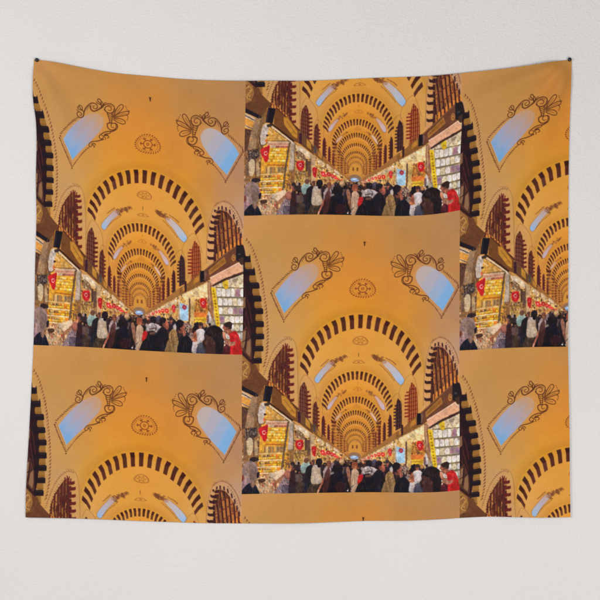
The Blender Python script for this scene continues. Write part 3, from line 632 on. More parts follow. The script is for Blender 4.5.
# slipper-pack shop at the right
poly([(426.6, 421), (460, 404), (460, 480), (428, 472)], (168, 158, 130)); poly([(428.4, 426), (459.6, 411), (459.6, 428), (436, 430)], (212, 200, 164))
speck([(430, 425), (459.6, 412), (459.6, 428), (434, 430)], [(230, 222, 190), (190, 170, 128), (150, 130, 96), (222, 206, 160)], 70, .6, 2)
for y0, y1 in ((428.2, 436.4), (437.8, 445.2), (446.8, 453.8), (455.2, 462.2), (463.6, 470), (471.4, 478)):
    rect(432, y0 - 1.1, 460, y0 - .1, (104, 92, 64))
    x = 433 + (y0 - 428) * .12
    while x < 460:
        pw = rng.uniform(4.4, 5.2); r = rng.uniform(0, 1)
        c = (160, 124, 134) if r < .19 else ((226, 212, 168) if r < .45 else (230, 226, 210))
        P = smooth([(x + .3, y0 + 2.4), (x + pw * .4, y0 + .5), (x + pw - .8, y0 + 1.4), (x + pw - .3, y1 - 1), (x + pw * .45, y1 - .1), (x + .7, y1 - .8)])
        poly(P, np.array(c) + jit(6)); line([(x + 1.4, y0 + 2.6), (x + 2, y1 - 2)], .6, np.array(c) * .72, .8); line([(x + 3, y0 + 2.2), (x + 3.4, y1 - 1.6)], .5, np.array(c) * .78, .7)
        line([(x + pw - .2, y0 + 1), (x + pw - .1, y1)], .5, (150, 140, 108), .7); x += pw
ell(442, 423.6, 2.8, 4.4, (222, 188, 40)); ell(441.4, 420.4, 2.0, 2.0, (236, 208, 70)); ell(442.6, 426.4, 2.4, 2.6, (206, 172, 38)); line([(440.2, 424), (444, 425)], .5, (160, 126, 30), .8)
poly([(423.8, 421), (428.4, 424), (430, 440), (430.6, 462), (426, 452), (424.4, 438)], (146, 104, 72)); line([(425.4, 423), (427, 448)], .8, (196, 160, 116))
poly([(427.6, 427.4), (432, 428.4), (434.6, 447), (437, 465.6), (433, 466.6), (430.2, 446)], (224, 186, 34)); 
for k in range(11):
    t = k / 10; x = 430 + 4.8 * t; y = 431 + 32 * t; line([(x - .8, y), (x + .7, y + rng.uniform(-.6, .8))], .75, (112, 84, 30), .9); line([(x + .3, y - .8), (x + .4, y + 1)], .5, (112, 84, 30), .8)
poly([(426.6, 418), (454.4, 402), (458.6, 405.6), (459.6, 411), (440, 418.4), (428.2, 426.2)], (216, 166, 126)); line([(427, 418.2), (454.6, 402.2), (458.4, 405.6)], .8, (238, 206, 176)); poly([(428, 426), (440, 418.6), (459.6, 410.6), (459.6, 413.6), (441, 421), (430, 426.8)], (70, 46, 36)); speck([(428, 425), (452, 407), (458, 408), (432, 424)], [(226, 180, 140), (206, 150, 110)], 40, .5, 1.6, .4)
# counters and low goods, left
poly([(257, 477), (284, 470), (300, 474), (304, 494), (257, 494)], (182, 150, 108))
speck([(257, 476), (286, 468), (304, 472), (304, 494), (257, 494)], [(236, 216, 170), (150, 112, 76), (214, 186, 136), (88, 62, 46), (238, 228, 204), (200, 146, 94), (130, 116, 98), (180, 60, 50)], 330, .5, 1.6)
poly([(270, 473), (283, 468), (285, 474), (276, 479)], (226, 206, 170), .8); blob([(259, 478), (265, 477.4), (265.4, 480.4), (260, 481)], (70, 48, 40)); line([(259.6, 476.6), (266, 475.8)], .9, (226, 196, 140))
poly([(298, 472), (306, 479), (306, 492), (298, 488)], (214, 194, 154), .8); line([(298, 488), (306, 483)], 1, (120, 92, 70))

for (xa, ya, xb, yb, n) in ((294, 427, 346, 456.6, 30), (296, 431, 340, 455, 18), (364, 458, 424, 424.6, 34), (370, 457, 420, 432, 20), (270, 408, 286, 419, 8)):
    for k in range(n):
        t = (k + rng.uniform(0, .8)) / n; r = .35 + .45 * abs(t - .5)
        ell(xa + (xb - xa) * t, ya + (yb - ya) * t + rng.normal(0, .7), r, r * .8, (250, 232, 176), .8)
for (x, y) in ((300, 428.6), (306, 432), (318, 440.4), (416, 429), (408, 434.6), (392, 442.6)):
    ell(x, y, 1.3, .8, (255, 246, 214), .9, .5)
# ---- people of the printed crowd (all part of the print)
def wear(pts, col, a=1.0):
    """garment or limb: flat colour broken up by folds and light from above"""
    blob(pts, col, a)
    xs = [p[0] for p in pts]; ys = [p[1] for p in pts]; ar = (max(xs) - min(xs)) * (max(ys) - min(ys)); col = np.array(col, float)
    sp = smooth(pts)
    lum = col.mean(); up = 16 if lum < 60 else 22
    speck(sp, [tuple(np.clip(col * .62, 0, 255)), tuple(np.clip(col * .8, 0, 255)), tuple(np.clip(col * 1.06 + up, 0, 255)), tuple(np.clip(col + np.array([16, 4, -4]), 0, 255))], int(5 + ar * .22), .5, 1.5, .13, 2.2)
    m = pmask(sp, bb(sp)); b = bb(sp)
    if b[1] > b[0] and b[3] > b[2]:
        Y = gy[b[2]:b[3], None]; t = np.clip((Y - min(ys)) / (max(ys) - min(ys) + 1e-6), 0, 1)
        blend(b, m * (.0 + .30 * t), tuple(col * .45))
        keep = A[b[2]:b[3], b[0]:b[1]].copy(); wd = max(xs) - min(xs); hg = max(ys) - min(ys)
        if ar > 30:
            for _ in range(int(3 + wd * .35)):          # hanging folds
                x = rng.uniform(min(xs), max(xs)); y = rng.uniform(min(ys), max(ys) - hg * .3); l = rng.uniform(.2, .6) * hg; k = rng.normal(0, .12) * wd
                c = col * .55 if rng.uniform() < .55 else np.minimum(col * 1.12 + 20, 255)
                curve([(x, y), (x + k * .4, y + l * .5), (x + k, y + l)], rng.uniform(.5, 1.1), c, .42)
        cx0 = sum(xs) / len(xs)
        top = [p for p in sp if p[1] < min(ys) + hg * .35]
        if len(top) > 3:
            top.sort(); line(top, .55, np.minimum(col * 1.1 + 38, 255), .38)      # lamplight on shoulders and hair
        A[b[2]:b[3], b[0]:b[1]] = np.where(m[..., None], A[b[2]:b[3], b[0]:b[1]], keep)


SK = (176, 112, 82)
def head(x, y, rx, ry, hair, face=None, side=0):
    ell(x, y + ry * 1.02, rx * .55, ry * .5, np.array(face if face is not None else hair) * .72)
    ell(x, y, rx, ry, hair)
    if face is not None:
        f = np.array(face, float); fx, fy = x + side * rx * .42, y + ry * .2
        ell(fx, fy, rx * .62, ry * .8, f); ell(fx - rx * .25 * (side or 1), fy + ry * .1, rx * .3, ry * .65, f * .72, .7)
        ell(fx + rx * .2 * (side or 1), fy - ry * .15, rx * .26, ry * .3, np.minimum(f * 1.16 + 6, 255), .6)
        line([(fx - rx * .38, fy - ry * .12), (fx + rx * .4, fy - ry * .14)], .5, f * .45, .8); line([(fx - rx * .2, fy + ry * .42), (fx + rx * .22, fy + ry * .42)], .4, f * .5, .7)
        if side: ell(fx + side * rx * .56, fy + ry * .1, rx * .2, ry * .18, f)
        ell(x - side * rx * .1, y - ry * .45, rx * .92, ry * .55, hair)
    h = np.array(hair, float)
    for _ in range(int(4 + rx * 2)):
        t = rng.uniform(0, 6.3); q = rng.uniform(.1, .8); px, py = x + rx * q * math.cos(t), y - ry * .3 + ry * .6 * q * math.sin(t)
        line([(px, py), (px + rng.normal(0, .5), py + rng.uniform(.6, 1.6))], .4, h + rng.uniform(8, 34), .5)
    line([(x + rx * .8 * math.cos(t), y + ry * .86 * math.sin(t)) for t in np.linspace(-2.5, -.9, 8)], .5, h + 42, .45)



speck([(318, 470), (330, 459), (372, 460), (396, 470), (396, 480), (318, 482)], [(36, 26, 27), (74, 50, 42), (150, 98, 70), (50, 36, 34), (190, 160, 128), (130, 46, 40), (26, 21, 24), (30, 24, 26)], 300, .8, 2.2)
poly(smooth([(292, 474), (304, 468), (322, 464), (345, 463), (352, 466), (358, 465), (372, 463), (398, 466), (412, 470), (424, 474)], False) + [(424, 496), (290, 496)], (38, 29, 30), .82)
for k in range(150):
    x = rng.uniform(296, 428); y = 459.5 + 3.5 * abs((x - 354) / 60) ** 1.2 + rng.uniform(0, 13) ** .9; r = .75 + .085 * max(0, y - 459) + rng.uniform(0, .4)
    c = [(30, 24, 27), (44, 32, 32), (64, 44, 38), (26, 21, 25), (110, 76, 52), (150, 134, 124), (36, 30, 34)][rng.integers(7)]
    blob([(x - r * 1.9, y + r * 4.6), (x - r * 1.5, y + r * 1.7), (x, y + r * .9), (x + r * 1.5, y + r * 1.7), (x + r * 1.9, y + r * 4.6)], [(32, 27, 31), (40, 30, 34), (52, 40, 40), (92, 74, 66), (150, 138, 126), (66, 34, 36), (36, 32, 40), (28, 24, 28)][rng.integers(8)], .9)
    ell(x, y, r, r * 1.2, c)
    if rng.uniform() < .55: ell(x + rng.choice((-1, 1)) * r * .35, y + r * .3, r * .55, r * .8, np.array((164, 104, 78)) * rng.uniform(.7, 1.05), .9); ell(x, y - r * .6, r * .9, r * .5, c)
    line([(x - r * .7, y - r * .8), (x, y - r * 1.15), (x + r * .7, y - r * .8)], .35, np.array(c) + 50, .5)
# woman with pale scarf
wear([(242, 486), (243, 466), (246, 460.6), (251, 459), (256, 461.6), (258.6, 468), (258, 474), (255.6, 479), (254.6, 484), (248, 487)], (152, 128, 118)); wear([(242, 476), (246, 479), (249, 484), (245, 490), (242, 490)], (150, 122, 132))
wear([(247, 463), (252, 461.4), (256, 465), (257, 472), (254.6, 478), (250, 476)], (136, 112, 96), .7); curve([(245.4, 463), (243.8, 470), (245.4, 477)], .7, (116, 92, 90), .7); curve([(250, 460), (248.6, 468), (250.4, 478)], .6, (176, 150, 138), .6)
wear([(243.2, 472), (244.8, 474), (244.4, 478), (242.4, 478)], (120, 60, 50)); wear([(257.4, 471.4), (260, 470), (259.4, 475), (257.6, 476.4)], (40, 30, 40))
wear([(242, 496), (243.4, 488), (247, 483.4), (251.4, 481), (255.6, 483), (258.6, 488), (259.4, 496)], (28, 27, 36)); wear([(251, 482), (254, 479), (255.4, 484), (253, 486)], (150, 114, 90))
# woman in patterned dress reaching over the counter
wear([(275, 480.6), (279, 477.6), (284.6, 472), (288, 468.4), (291, 470), (288, 475), (281, 479.4), (276.6, 484)], (170, 116, 76)); wear([(275.6, 480), (277, 484), (276, 487), (274.6, 483)], (150, 92, 64))
wear([(275, 495), (278, 487), (282.4, 479), (287, 474), (290.6, 478), (290.4, 487), (287, 495)], (150, 132, 130)); speck([(276, 494), (283, 479), (290, 477), (289, 494)], [(206, 196, 196), (92, 74, 84), (170, 150, 150), (70, 56, 70), (186, 120, 104)], 120, .4, 1.1)
wear([(283.6, 474), (287, 470), (290.4, 471), (290, 478), (286, 478)], (156, 96, 76)); wear([(288.6, 495), (289.6, 478), (291, 470), (294.4, 469), (295.6, 480), (295, 495)], (56, 34, 36)); head(292.4, 464.6, 2.6, 3.4, (52, 38, 38), (166, 104, 80), -1); rect(281.6, 484, 296, 495, (44, 40, 50), .5)
wear([(299.6, 495), (301, 488), (306, 482), (309, 495)], (56, 40, 34))
# man in turquoise, man in black
wear([(300.4, 466), (303, 462), (307, 461), (309.6, 464), (308.6, 470), (303, 473), (300.4, 470)], (156, 190, 178)); ell(306, 460.2, 2.4, 2.6, (96, 66, 52)); head(312.8, 461.6, 1.8, 2.4, (70, 48, 42), (170, 106, 80), -1)
wear([(304, 495), (304.4, 480), (305.6, 469), (309, 465), (312.6, 466), (313, 480), (310.6, 495)], (36, 32, 38))
# man with white shirt and bag
wear([(307.6, 496), (310, 484), (319, 482), (321, 488), (316, 496)], (74, 58, 42)); wear([(316, 496), (318.6, 484), (322.4, 482), (323, 490), (320, 496)], (40, 30, 34))
wear([(311, 482), (311.4, 470), (313.6, 465.4), (317, 464.6), (320.4, 468), (322.4, 474), (321.4, 482), (316, 484)], (204, 188, 160)); wear([(317, 470), (319.6, 467), (321.8, 474), (319.4, 478)], (186, 166, 136)); head(318.8, 461.6, 3.3, 3.7, (30, 24, 28))
wear([(320.4, 465), (323.6, 469), (324.4, 478), (321.6, 477)], (48, 34, 36)); curve([(317.6, 493), (319.6, 487.6), (322.6, 481), (325.4, 473), (326.4, 468)], 1.8, (176, 104, 76)); curve([(317, 494.4), (318.6, 490)], 1.1, (214, 176, 150))
# dark group in the middle
wear([(323, 472), (325.4, 466.6), (329, 465), (331, 470), (329, 478), (323.6, 478)], (176, 160, 158)); head(328.6, 463.4, 2.3, 3.2, (110, 64, 48), SK, 0); head(335.6, 462.6, 2.2, 2.6, (48, 36, 38)); rect(331.2, 462, 334, 468, (150, 128, 122))
wear([(321, 496), (322.6, 487), (325.4, 480), (329.6, 475.4), (335, 473.4), (341.4, 473.4), (346.4, 475.6), (349.6, 482), (350.6, 496)], (34, 26, 29)); head(337.4, 468.6, 5.2, 6.0, (31, 25, 28)); wear([(343.6, 478), (344.6, 469), (347.6, 466), (349.6, 470), (350.4, 480), (347, 482)], (46, 34, 38)); wear([(330, 494), (333, 478), (340, 470), (344, 480), (343, 494)], (27, 24, 32))
wear([(322, 494), (323.4, 480), (325.6, 471), (328.6, 468), (330.4, 473), (329, 482), (326, 494)], (78, 44, 42), .9); wear([(335.4, 484), (342, 482), (345.4, 486), (343, 492), (336, 491)], (62, 30, 34), .7)
head(341.6, 461.2, 3.0, 2.6, (150, 118, 80)); ell(341.4, 460.4, 2.4, 1.6, (186, 152, 104)); head(348.4, 462.4, 1.5, 1.8, (66, 46, 42)); wear([(346, 470), (348.6, 467), (350.6, 476), (351.4, 488), (349, 484)], (150, 104, 80)); ell(347.6, 491, .7, .7, (220, 214, 214)); ell(351, 491.4, .6, .7, (214, 206, 206))
# woman walking toward us in the aisle
head(354.6, 465.4, 3.2, 4.0, (132, 70, 48), (170, 98, 70), 0); wear([(351.6, 496), (351, 482), (351.6, 471), (355, 468.6), (358.6, 472), (358, 484), (357, 496)], (188, 158, 128)); wear([(351.6, 494), (352.6, 482), (355, 484), (355, 494)], (206, 176, 140)); line([(354.8, 472), (354.6, 494)], .6, (120, 84, 66), .7)
wear([(357.4, 482), (358.6, 475.4), (361.6, 474), (364.4, 478), (363, 484), (358.4, 484)], (190, 38, 42))
# men from behind
head(369, 462.4, 3.6, 3.2, (30, 26, 32)); wear([(372, 460), (376, 458.6), (377.6, 463), (373, 465)], (76, 70, 90))
wear([(361.6, 474), (363, 468.6), (366.6, 466), (371, 466.4), (375.6, 468), (377.6, 471.4), (372.4, 473.4), (366, 474)], (194, 184, 178)); line([(365, 471.8), (372, 470.6)], .9, (74, 52, 46)); curve([(370, 467), (372.4, 469.6), (371, 473)], .6, (90, 66, 60))
wear([(356, 496), (357.6, 486), (362, 480), (364.6, 474), (371, 474), (373.6, 480), (376, 496)], (30, 26, 30)); rect(365.2, 474, 371, 477.4, (66, 46, 44)); line([(366, 476.2), (371, 475)], .8, (120, 88, 74))
head(379.4, 464.6, 3.9, 4.6, (32, 25, 29), (146, 84, 62), 1); wear([(371, 494), (371.4, 479), (374.4, 472), (379.4, 469), (383.4, 473), (385.4, 480), (383, 496)], (31, 27, 32)); wear([(382, 462), (384.6, 465), (385, 470), (382.6, 471)], (204, 112, 84), .8)
head(387.4, 461.8, 2.2, 3.2, (60, 42, 42), (176, 104, 80), 0); wear([(384.6, 472), (386.6, 467), (390, 466.6), (391.6, 471), (388, 474)], (48, 36, 40)); wear([(389.6, 468), (392, 465.4), (393, 470), (391, 473)], (206, 196, 186))
wear([(382.6, 496), (383.4, 486), (385.6, 480), (386, 474), (389, 470.6), (392.6, 472), (394.6, 478), (396.4, 486), (398, 496)], (150, 118, 72)); curve([(388.6, 473), (388, 482), (386.6, 492)], .8, (112, 82, 50), .8); curve([(391, 474), (393, 484), (394.4, 493)], .8, (180, 146, 94), .8); curve([(386.6, 480), (391, 483), (395, 481)], .6, (116, 86, 54), .6)
head(397.4, 466.6, 4.2, 5.0, (30, 25, 31), (158, 92, 70), 1); ell(396.2, 465, 3.6, 4, (30, 25, 31))
wear([(395.6, 496), (395.4, 484), (397.6, 477), (402, 474.6), (406.6, 477.6), (410.6, 484), (412, 496)], (29, 26, 32)); wear([(399.6, 472), (402, 471), (403, 475), (400.4, 477)], (162, 96, 72)); speck([(400, 464), (408, 463), (409, 474), (402, 473)], [(176, 146, 112), (120, 90, 76), (206, 186, 160), (90, 64, 56)], 30, .6, 1.4)
# man in white with jeans
head(417.4, 465.4, 2.6, 3.2, (66, 44, 38), SK, 0); wear([(411.4, 478), (413.4, 470.6), (416.8, 469), (420.4, 469.4), (422.8, 473), (422.4, 483), (415, 484)], (206, 202, 194)); wear([(409.6, 482), (411, 474), (413.4, 473), (414.6, 480), (412, 484)], (170, 104, 78)); wear([(409.4, 492), (410.4, 482), (414, 482), (415, 492)], (190, 182, 174)); wear([(414.4, 496), (415.4, 484), (420.6, 483), (423.4, 490), (425, 496)], (74, 78, 92)); speck([(408.6, 472), (413, 471), (413, 482), (408.6, 482)], [(176, 80, 50), (206, 150, 90), (110, 64, 50)], 22, .5, 1.3)
# nearest dark head, in profile
wear([(424, 496), (423.6, 489), (421.2, 487), (420.4, 483.6), (419.6, 481.6), (421.6, 478.6), (421.4, 474), (423.8, 468.6), (428.6, 465.4), (434.6, 466), (439.4, 470), (441.4, 477), (440.6, 485), (441.4, 496)], (72, 46, 41))
blob([(422, 473), (424.4, 468), (428.8, 465), (434.8, 465.6), (439.8, 469.6), (441.8, 477), (441, 486), (440.4, 496), (434, 496), (433, 488), (432.6, 482), (429.4, 477), (425.6, 475.4)], (32, 25, 28))
for k in range(26):
    t = rng.uniform(0, 1); x = 424.6 + 15 * t; y = 467 + rng.uniform(0, 9) + 6 * t; curve([(x, y), (x + 1.2, y + 1.4), (x + 1.6, y + 3.4)], .5, (58, 47, 50), .5)
curve([(423, 470.6), (426, 466.6), (431, 465.2), (436.4, 466.6), (440, 470.4)], .6, (96, 80, 74), .6)
line([(422, 479.4), (424.4, 479)], .6, (36, 26, 26), .8); line([(421.4, 485.8), (423.6, 485.6)], .5, (44, 28, 28), .8); ell(431.4, 482.4, 1.1, 1.9, (88, 56, 48), .9); blob([(422, 482), (424.4, 481), (425, 484.4), (422.6, 484.6)], (98, 64, 54), .7)
ell(442.2, 484.4, .7, 1.1, (226, 220, 216)); ell(442.6, 487.6, .9, .8, (226, 220, 216)); ell(441.8, 480.6, .6, .9, (214, 206, 200))
# man in red
wear([(446, 496), (446.6, 486), (448, 476), (450, 470.4), (453.4, 471), (456.6, 476), (458.4, 484), (459, 496)], (204, 36, 38)); wear([(452, 474), (456, 477), (457.6, 486), (455, 490)], (222, 56, 50), .6)
wear([(441, 496), (441.4, 486), (446, 482), (447.6, 490), (446, 496)], (84, 34, 40))
head(444.6, 466, 4.3, 4.6, (46, 34, 32), (166, 100, 74), -1); ell(446, 463.6, 3.4, 2.6, (46, 34, 32)); wear([(443.8, 470), (447.6, 468.6), (449, 472), (446, 474.6)], (166, 102, 76))
wear([(440.4, 471), (442.4, 473), (444.4, 478.6), (449, 481), (452.6, 480.4), (452, 484), (446.4, 484.6), (442.6, 481), (440, 475)], (196, 134, 102)); wear([(446.6, 473), (449.6, 471.6), (450.4, 477), (447.6, 479)], (204, 36, 38))

# ---- the picture was a photograph: outlines wander, tones vary
X2, Y2 = np.meshgrid(gx, gy)
board = np.maximum(np.interp(gx, [242, 268, 292, 352, 362, 396, 427, 460], [386, 402, 420, 459, 459, 437, 419, 402])[None, :], 0)
busy = np.clip((Y2 - board) / 4, 0, 1)
amp = .03 + .07 * busy
dx = (vnoise(2.3, 31) + .7 * vnoise(1.1, 32)) * amp; dy = (vnoise(2.3, 33) + .7 * vnoise(1.1, 34)) * amp
jx = np.clip(((X2 + dx - TX0) * SS).astype(int), 0, NX - 1); jy = np.clip(((Y2 + dy - TY0) * SS).astype(int), 0, NY - 1)
A[:] = A[jy, jx]
busy = np.maximum(busy, .55 * np.clip((Y2 - board + 20) / 8, 0, 1) * np.clip((np.abs(X2 - 354) - 26) / 10, 0, 1))
tone = 1 + busy * (vnoise(1.5, 41) * .07 + vnoise(4.5, 42) * .07 + vnoise(.8, 43) * .045)
A *= tone[..., None]
A += (busy * vnoise(3, 44) * 4)[..., None] * np.array([1, .3, -.8])

# ---- fine grain of a photographed, screen-printed picture
A += (vnoise(.55, 11) * 1.5 + vnoise(1.1, 12) * 1.2)[..., None] * np.array([1, .95, .9])
A += np.stack([vnoise(1.6, 21), vnoise(1.6, 22), vnoise(1.6, 23)], -1) * .9
def soften(a, sg):
    r = int(3 * sg) + 1; k = np.exp(-.5 * (np.arange(-r, r + 1) / sg) ** 2); k /= k.sum()
    p = np.pad(a, ((r, r), (0, 0), (0, 0)), 'edge'); a = sum(k[i] * p[i:i + a.shape[0]] for i in range(2 * r + 1))
    p = np.pad(a, ((0, 0), (r, r), (0, 0)), 'edge'); return sum(k[i] * p[:, i:i + a.shape[1]] for i in range(2 * r + 1))
A = np.clip(soften(A, .95), 0, 255)

# ---------------------------------------------------------------- where the cloth hangs
# pairs: flat place on the cloth (print units) -> place on the wall as it hangs
P1 = []
def pin(fx, fy, x, y): P1.append((fx, fy, x, y))
for a in ((362.5, 288.5, 148, 144.3), (364.5, 242.5, 150.5, 99), (284.3, 313, 73.5, 160), (441.5, 311, 226, 176), (360.5, 314.5, 145, 170.5),
          (302.5, 369, 90.5, 213.5), (417.8, 367, 201, 227.5), (263.5, 432.5, 52.5, 281), (350, 493, 135, 350), (459, 493, 241.5, 354.5), (244, 493, 33.8, 345),
          (286.5, 345, 74, 192.5), (260, 336, 50, 180), (258, 360, 49, 204), (247, 259, 35.5, 100)):
    pin(a[0] - 217, a[1] - 139.5, a[2], a[3])
for a in ((284.3, 313, 499, 163.5), (275.6, 294, 491, 141.5), (263.5, 432.5, 480.5, 286.5), (268.5, 394, 485, 246), (286.5, 345, 502, 195.5), (260, 336, 477.5, 188)):
    pin(a[0] + 217, a[1] - 139.5, a[2], a[3])
for a in ((284.3, 313, 67.5, 444), (441.5, 311, 224, 456), (364.5, 242.5, 146.5, 379), (362.5, 288.5, 145, 425), (259, 371, 40.5, 504), (438, 345, 220, 487), (360.5, 314.5, 141.5, 452.5)):
    pin(a[0] - 217, a[1] + 139.5, a[2], a[3])
for a in ((284.3, 313, 501, 445), (302.5, 369, 518.5, 501)):
    pin(a[0] + 217, a[1] + 139.5, a[2], a[3])
pin(364.5, 521.5, 362.5, 518.5); pin(263.5, 153.5, 265, 153.5); pin(445, 186, 445, 186); pin(268.5, 115, 271, 115.5); pin(455, 123, 457.5, 122)
for a in ((242.5, 214, 244, 216), (352, 214, 352, 215.3), (459.5, 214, 459.7, 210.6), (242.5, 493, 241.5, 494), (352, 493, 352, 492.3), (459.5, 493, 459.5, 490),
          (242.5, 310, 243, 310), (459.5, 310, 459, 310), (459.5, 400, 459.3, 400), (242.5, 430, 241.5, 430),
          (27, 77, 34.6, 59.6), (85, 77, 85, 68.4), (118, 77, 119, 74), (170, 77, 172, 78.6), (220, 77, 223, 81), (242.5, 77, 245.5, 81.4), (300, 77, 302, 81.4), (380, 77, 381, 77.8),
          (459.5, 77, 461, 73.4), (500, 77, 501, 69.6), (530, 77, 530.5, 65.8), (570.5, 77, 571.6, 59.6),
          (27, 137, 36.8, 120), (27, 227, 37, 211), (27, 310, 35.2, 296), (27, 449, 29, 441), (27, 523.5, 26.2, 517), (100, 523.5, 100, 519), (170, 523.5, 170, 521.6),
          (242, 523.5, 241.4, 523), (300, 523.5, 299.5, 522.8), (362, 523.5, 361, 520.8), (459.5, 523.5, 459.6, 517.6), (500, 523.5, 500.5, 516), (512, 523.5, 512, 516.6), (535, 523.5, 535, 517.4), (570.5, 523.5, 570, 516.6),
          (570.5, 175, 568.6, 160), (570.5, 260, 568, 247), (570.5, 353.5, 567.6, 346.6), (459.5, 353.5, 459.5, 350), (570.5, 440, 569, 433)):
    pin(*a)
for x, y in ((362.5, 288.5), (284.3, 313), (441.5, 311), (360.5, 316), (302.5, 369), (417.8, 367), (263.5, 432.5), (450, 478), (354, 457), (355, 400)):
    pin(x, y, x, y)
P1 = np.array(P1)
F, D = P1[:, :2], P1[:, 2:] - P1[:, :2]
def tpsk(d2): return .5 * d2 * np.log(d2 + 1e-9)
n = len(F)
K = tpsk(((F[:, None] - F[None]) ** 2).sum(-1)) + np.eye(n) * 260
Q = np.c_[np.ones(n), F / 100]
SOL = np.linalg.solve(np.block([[K, Q], [Q.T, np.zeros((3, 3))]]), np.r_[D, np.zeros((3, 2))])
def hang(p):
    return p + tpsk(((p[:, None] - F[None]) ** 2).sum(-1)) @ SOL[:n] + np.c_[np.ones(len(p)), p / 100] @ SOL[n:]


# ---------------------------------------------------------------- scene
import bpy
SC = 1.52 / 543                       # metres per unit
sc = bpy.context.scene
COL = sc.collection
def W(x, y): return ((x - 300) * SC, (300 - y) * SC + 1.6)

def mesh_object(name, me, mat=None, parent=None):
    o = bpy.data.objects.new(name, me); COL.objects.link(o)
    if mat: me.materials.append(mat)
    if parent: o.parent = parent
    return o


def node_mat(name):
    m = bpy.data.materials.new(name); m.use_nodes = True
    nt = m.node_tree; return m, nt, nt.nodes['Principled BSDF']


# ---- materials
GAIN = 0.91                           # how brightly a white surface shows under these lamps
def lin(c):
    c = np.asarray(c, float) / 255
    return np.where(c <= .04045, c / 12.92, ((c + .055) / 1.055) ** 2.4)

wall_mat, nt, bs = node_mat('rough_white_plaster')
tc = nt.nodes.new('ShaderNodeTexCoord')
def noise(scale, detail, rough=.5):
    q = nt.nodes.new('ShaderNodeTexNoise'); q.inputs['Scale'].default_value = scale; q.inputs['Detail'].default_value = detail; q.inputs['Roughness'].default_value = rough
    nt.links.new(tc.outputs['Object'], q.inputs['Vector']); return q
def ramp(src, stops):
    r = nt.nodes.new('ShaderNodeValToRGB'); e = r.color_ramp.elements
    while len(e) < len(stops): e.new(.5)
    for k, (p, c) in enumerate(stops):
        e[k].position = p; e[k].color = (*c, 1)
    nt.links.new(src, r.inputs['Fac']); return r
n1 = noise(2.2, 4); n2 = noise(210, 2, .5); n3 = noise(105, 3, .55)
r1 = ramp(n1.outputs['Fac'], [(.3, (.81, .782, .766)), (.7, (.83, .808, .794))])
nt.links.new(r1.outputs['Color'], bs.inputs['Base Color']); bs.inputs['Roughness'].default_value = .9; bs.inputs['Specular IOR Level'].default_value = .2
h = ramp(n2.outputs['Fac'], [(.25, (0, 0, 0)), (.75, (.6, .6, .6))])
h2 = ramp(n3.outputs['Fac'], [(.28, (0, 0, 0)), (.72, (1, 1, 1))])
ad = nt.nodes.new('ShaderNodeMath'); ad.operation = 'ADD'; nt.links.new(h.outputs['Color'], ad.inputs[0]); nt.links.new(h2.outputs['Color'], ad.inputs[1])
bp = nt.nodes.new('ShaderNodeBump'); bp.inputs['Strength'].default_value = .42; bp.inputs['Distance'].default_value = .003
nt.links.new(ad.outputs[0], bp.inputs['Height']); nt.links.new(bp.outputs['Normal'], bs.inputs['Normal'])

cloth_mat, nt, bs = node_mat('printed_polyester_cloth')
va = nt.nodes.new('ShaderNodeVertexColor'); va.layer_name = 'print'
nt.links.new(va.outputs['Color'], bs.inputs['Base Color']); bs.inputs['Roughness'].default_value = .85; bs.inputs['Specular IOR Level'].default_value = .12
bs.inputs['Sheen Weight'].default_value = 0
tc = nt.nodes.new('ShaderNodeTexCoord')
wv = []
for d in ('X', 'Z'):
    q = nt.nodes.new('ShaderNodeTexWave'); q.bands_direction = d; q.inputs['Scale'].default_value = 190; q.inputs['Distortion'].default_value = 1.2; q.inputs['Detail'].default_value = 1
    nt.links.new(tc.outputs['Object'], q.inputs['Vector']); wv.append(q)
ad = nt.nodes.new('ShaderNodeMath'); ad.operation = 'MAXIMUM'
nt.links.new(wv[0].outputs['Fac'], ad.inputs[0]); nt.links.new(wv[1].outputs['Fac'], ad.inputs[1])
bp = nt.nodes.new('ShaderNodeBump'); bp.inputs['Strength'].default_value = .18; bp.inputs['Distance'].default_value = .0004
nt.links.new(ad.outputs[0], bp.inputs['Height']); nt.links.new(bp.outputs['Normal'], bs.inputs['Normal'])

pin_mat, nt, bs = node_mat('black_plastic'); bs.inputs['Base Color'].default_value = (.012, .011, .011, 1); bs.inputs['Roughness'].default_value = .38
needle_mat, nt, bs = node_mat('steel_needle'); bs.inputs['Base Color'].default_value = (.6, .6, .6, 1); bs.inputs['Metallic'].default_value = 1; bs.inputs['Roughness'].default_value = .3

# ---- wall: a slab, front face at y = 0
me = bpy.data.meshes.new('wall')
X, Z = 3.2, 1.7
v = [(-X, 0, 1.6 - Z), (X, 0, 1.6 - Z), (X, 0, 1.6 + Z), (-X, 0, 1.6 + Z), (-X, .12, 1.6 - Z), (X, .12, 1.6 - Z), (X, .12, 1.6 + Z), (-X, .12, 1.6 + Z)]
me.from_pydata(v, [], [(0, 1, 2, 3), (5, 4, 7, 6), (4, 0, 3, 7), (1, 5, 6, 2), (3, 2, 6, 7), (4, 5, 1, 0)])
wall = mesh_object('wall', me, wall_mat); wall['kind'] = 'structure'
wall['label'] = 'off-white rough plaster wall behind the tapestry'

# ---- the tapestry: one sheet of cloth, pinned at its two upper corners
FX0, FX1, FY0, FY1 = 27.0, 570.5, 77.0, 523.5
RES = 2.4
nx, ny = int((FX1 - FX0) * RES) + 1, int((FY1 - FY0) * RES) + 1
u = np.linspace(FX0, FX1, nx); w = np.linspace(FY0, FY1, ny)
U, V = np.meshgrid(u, w)
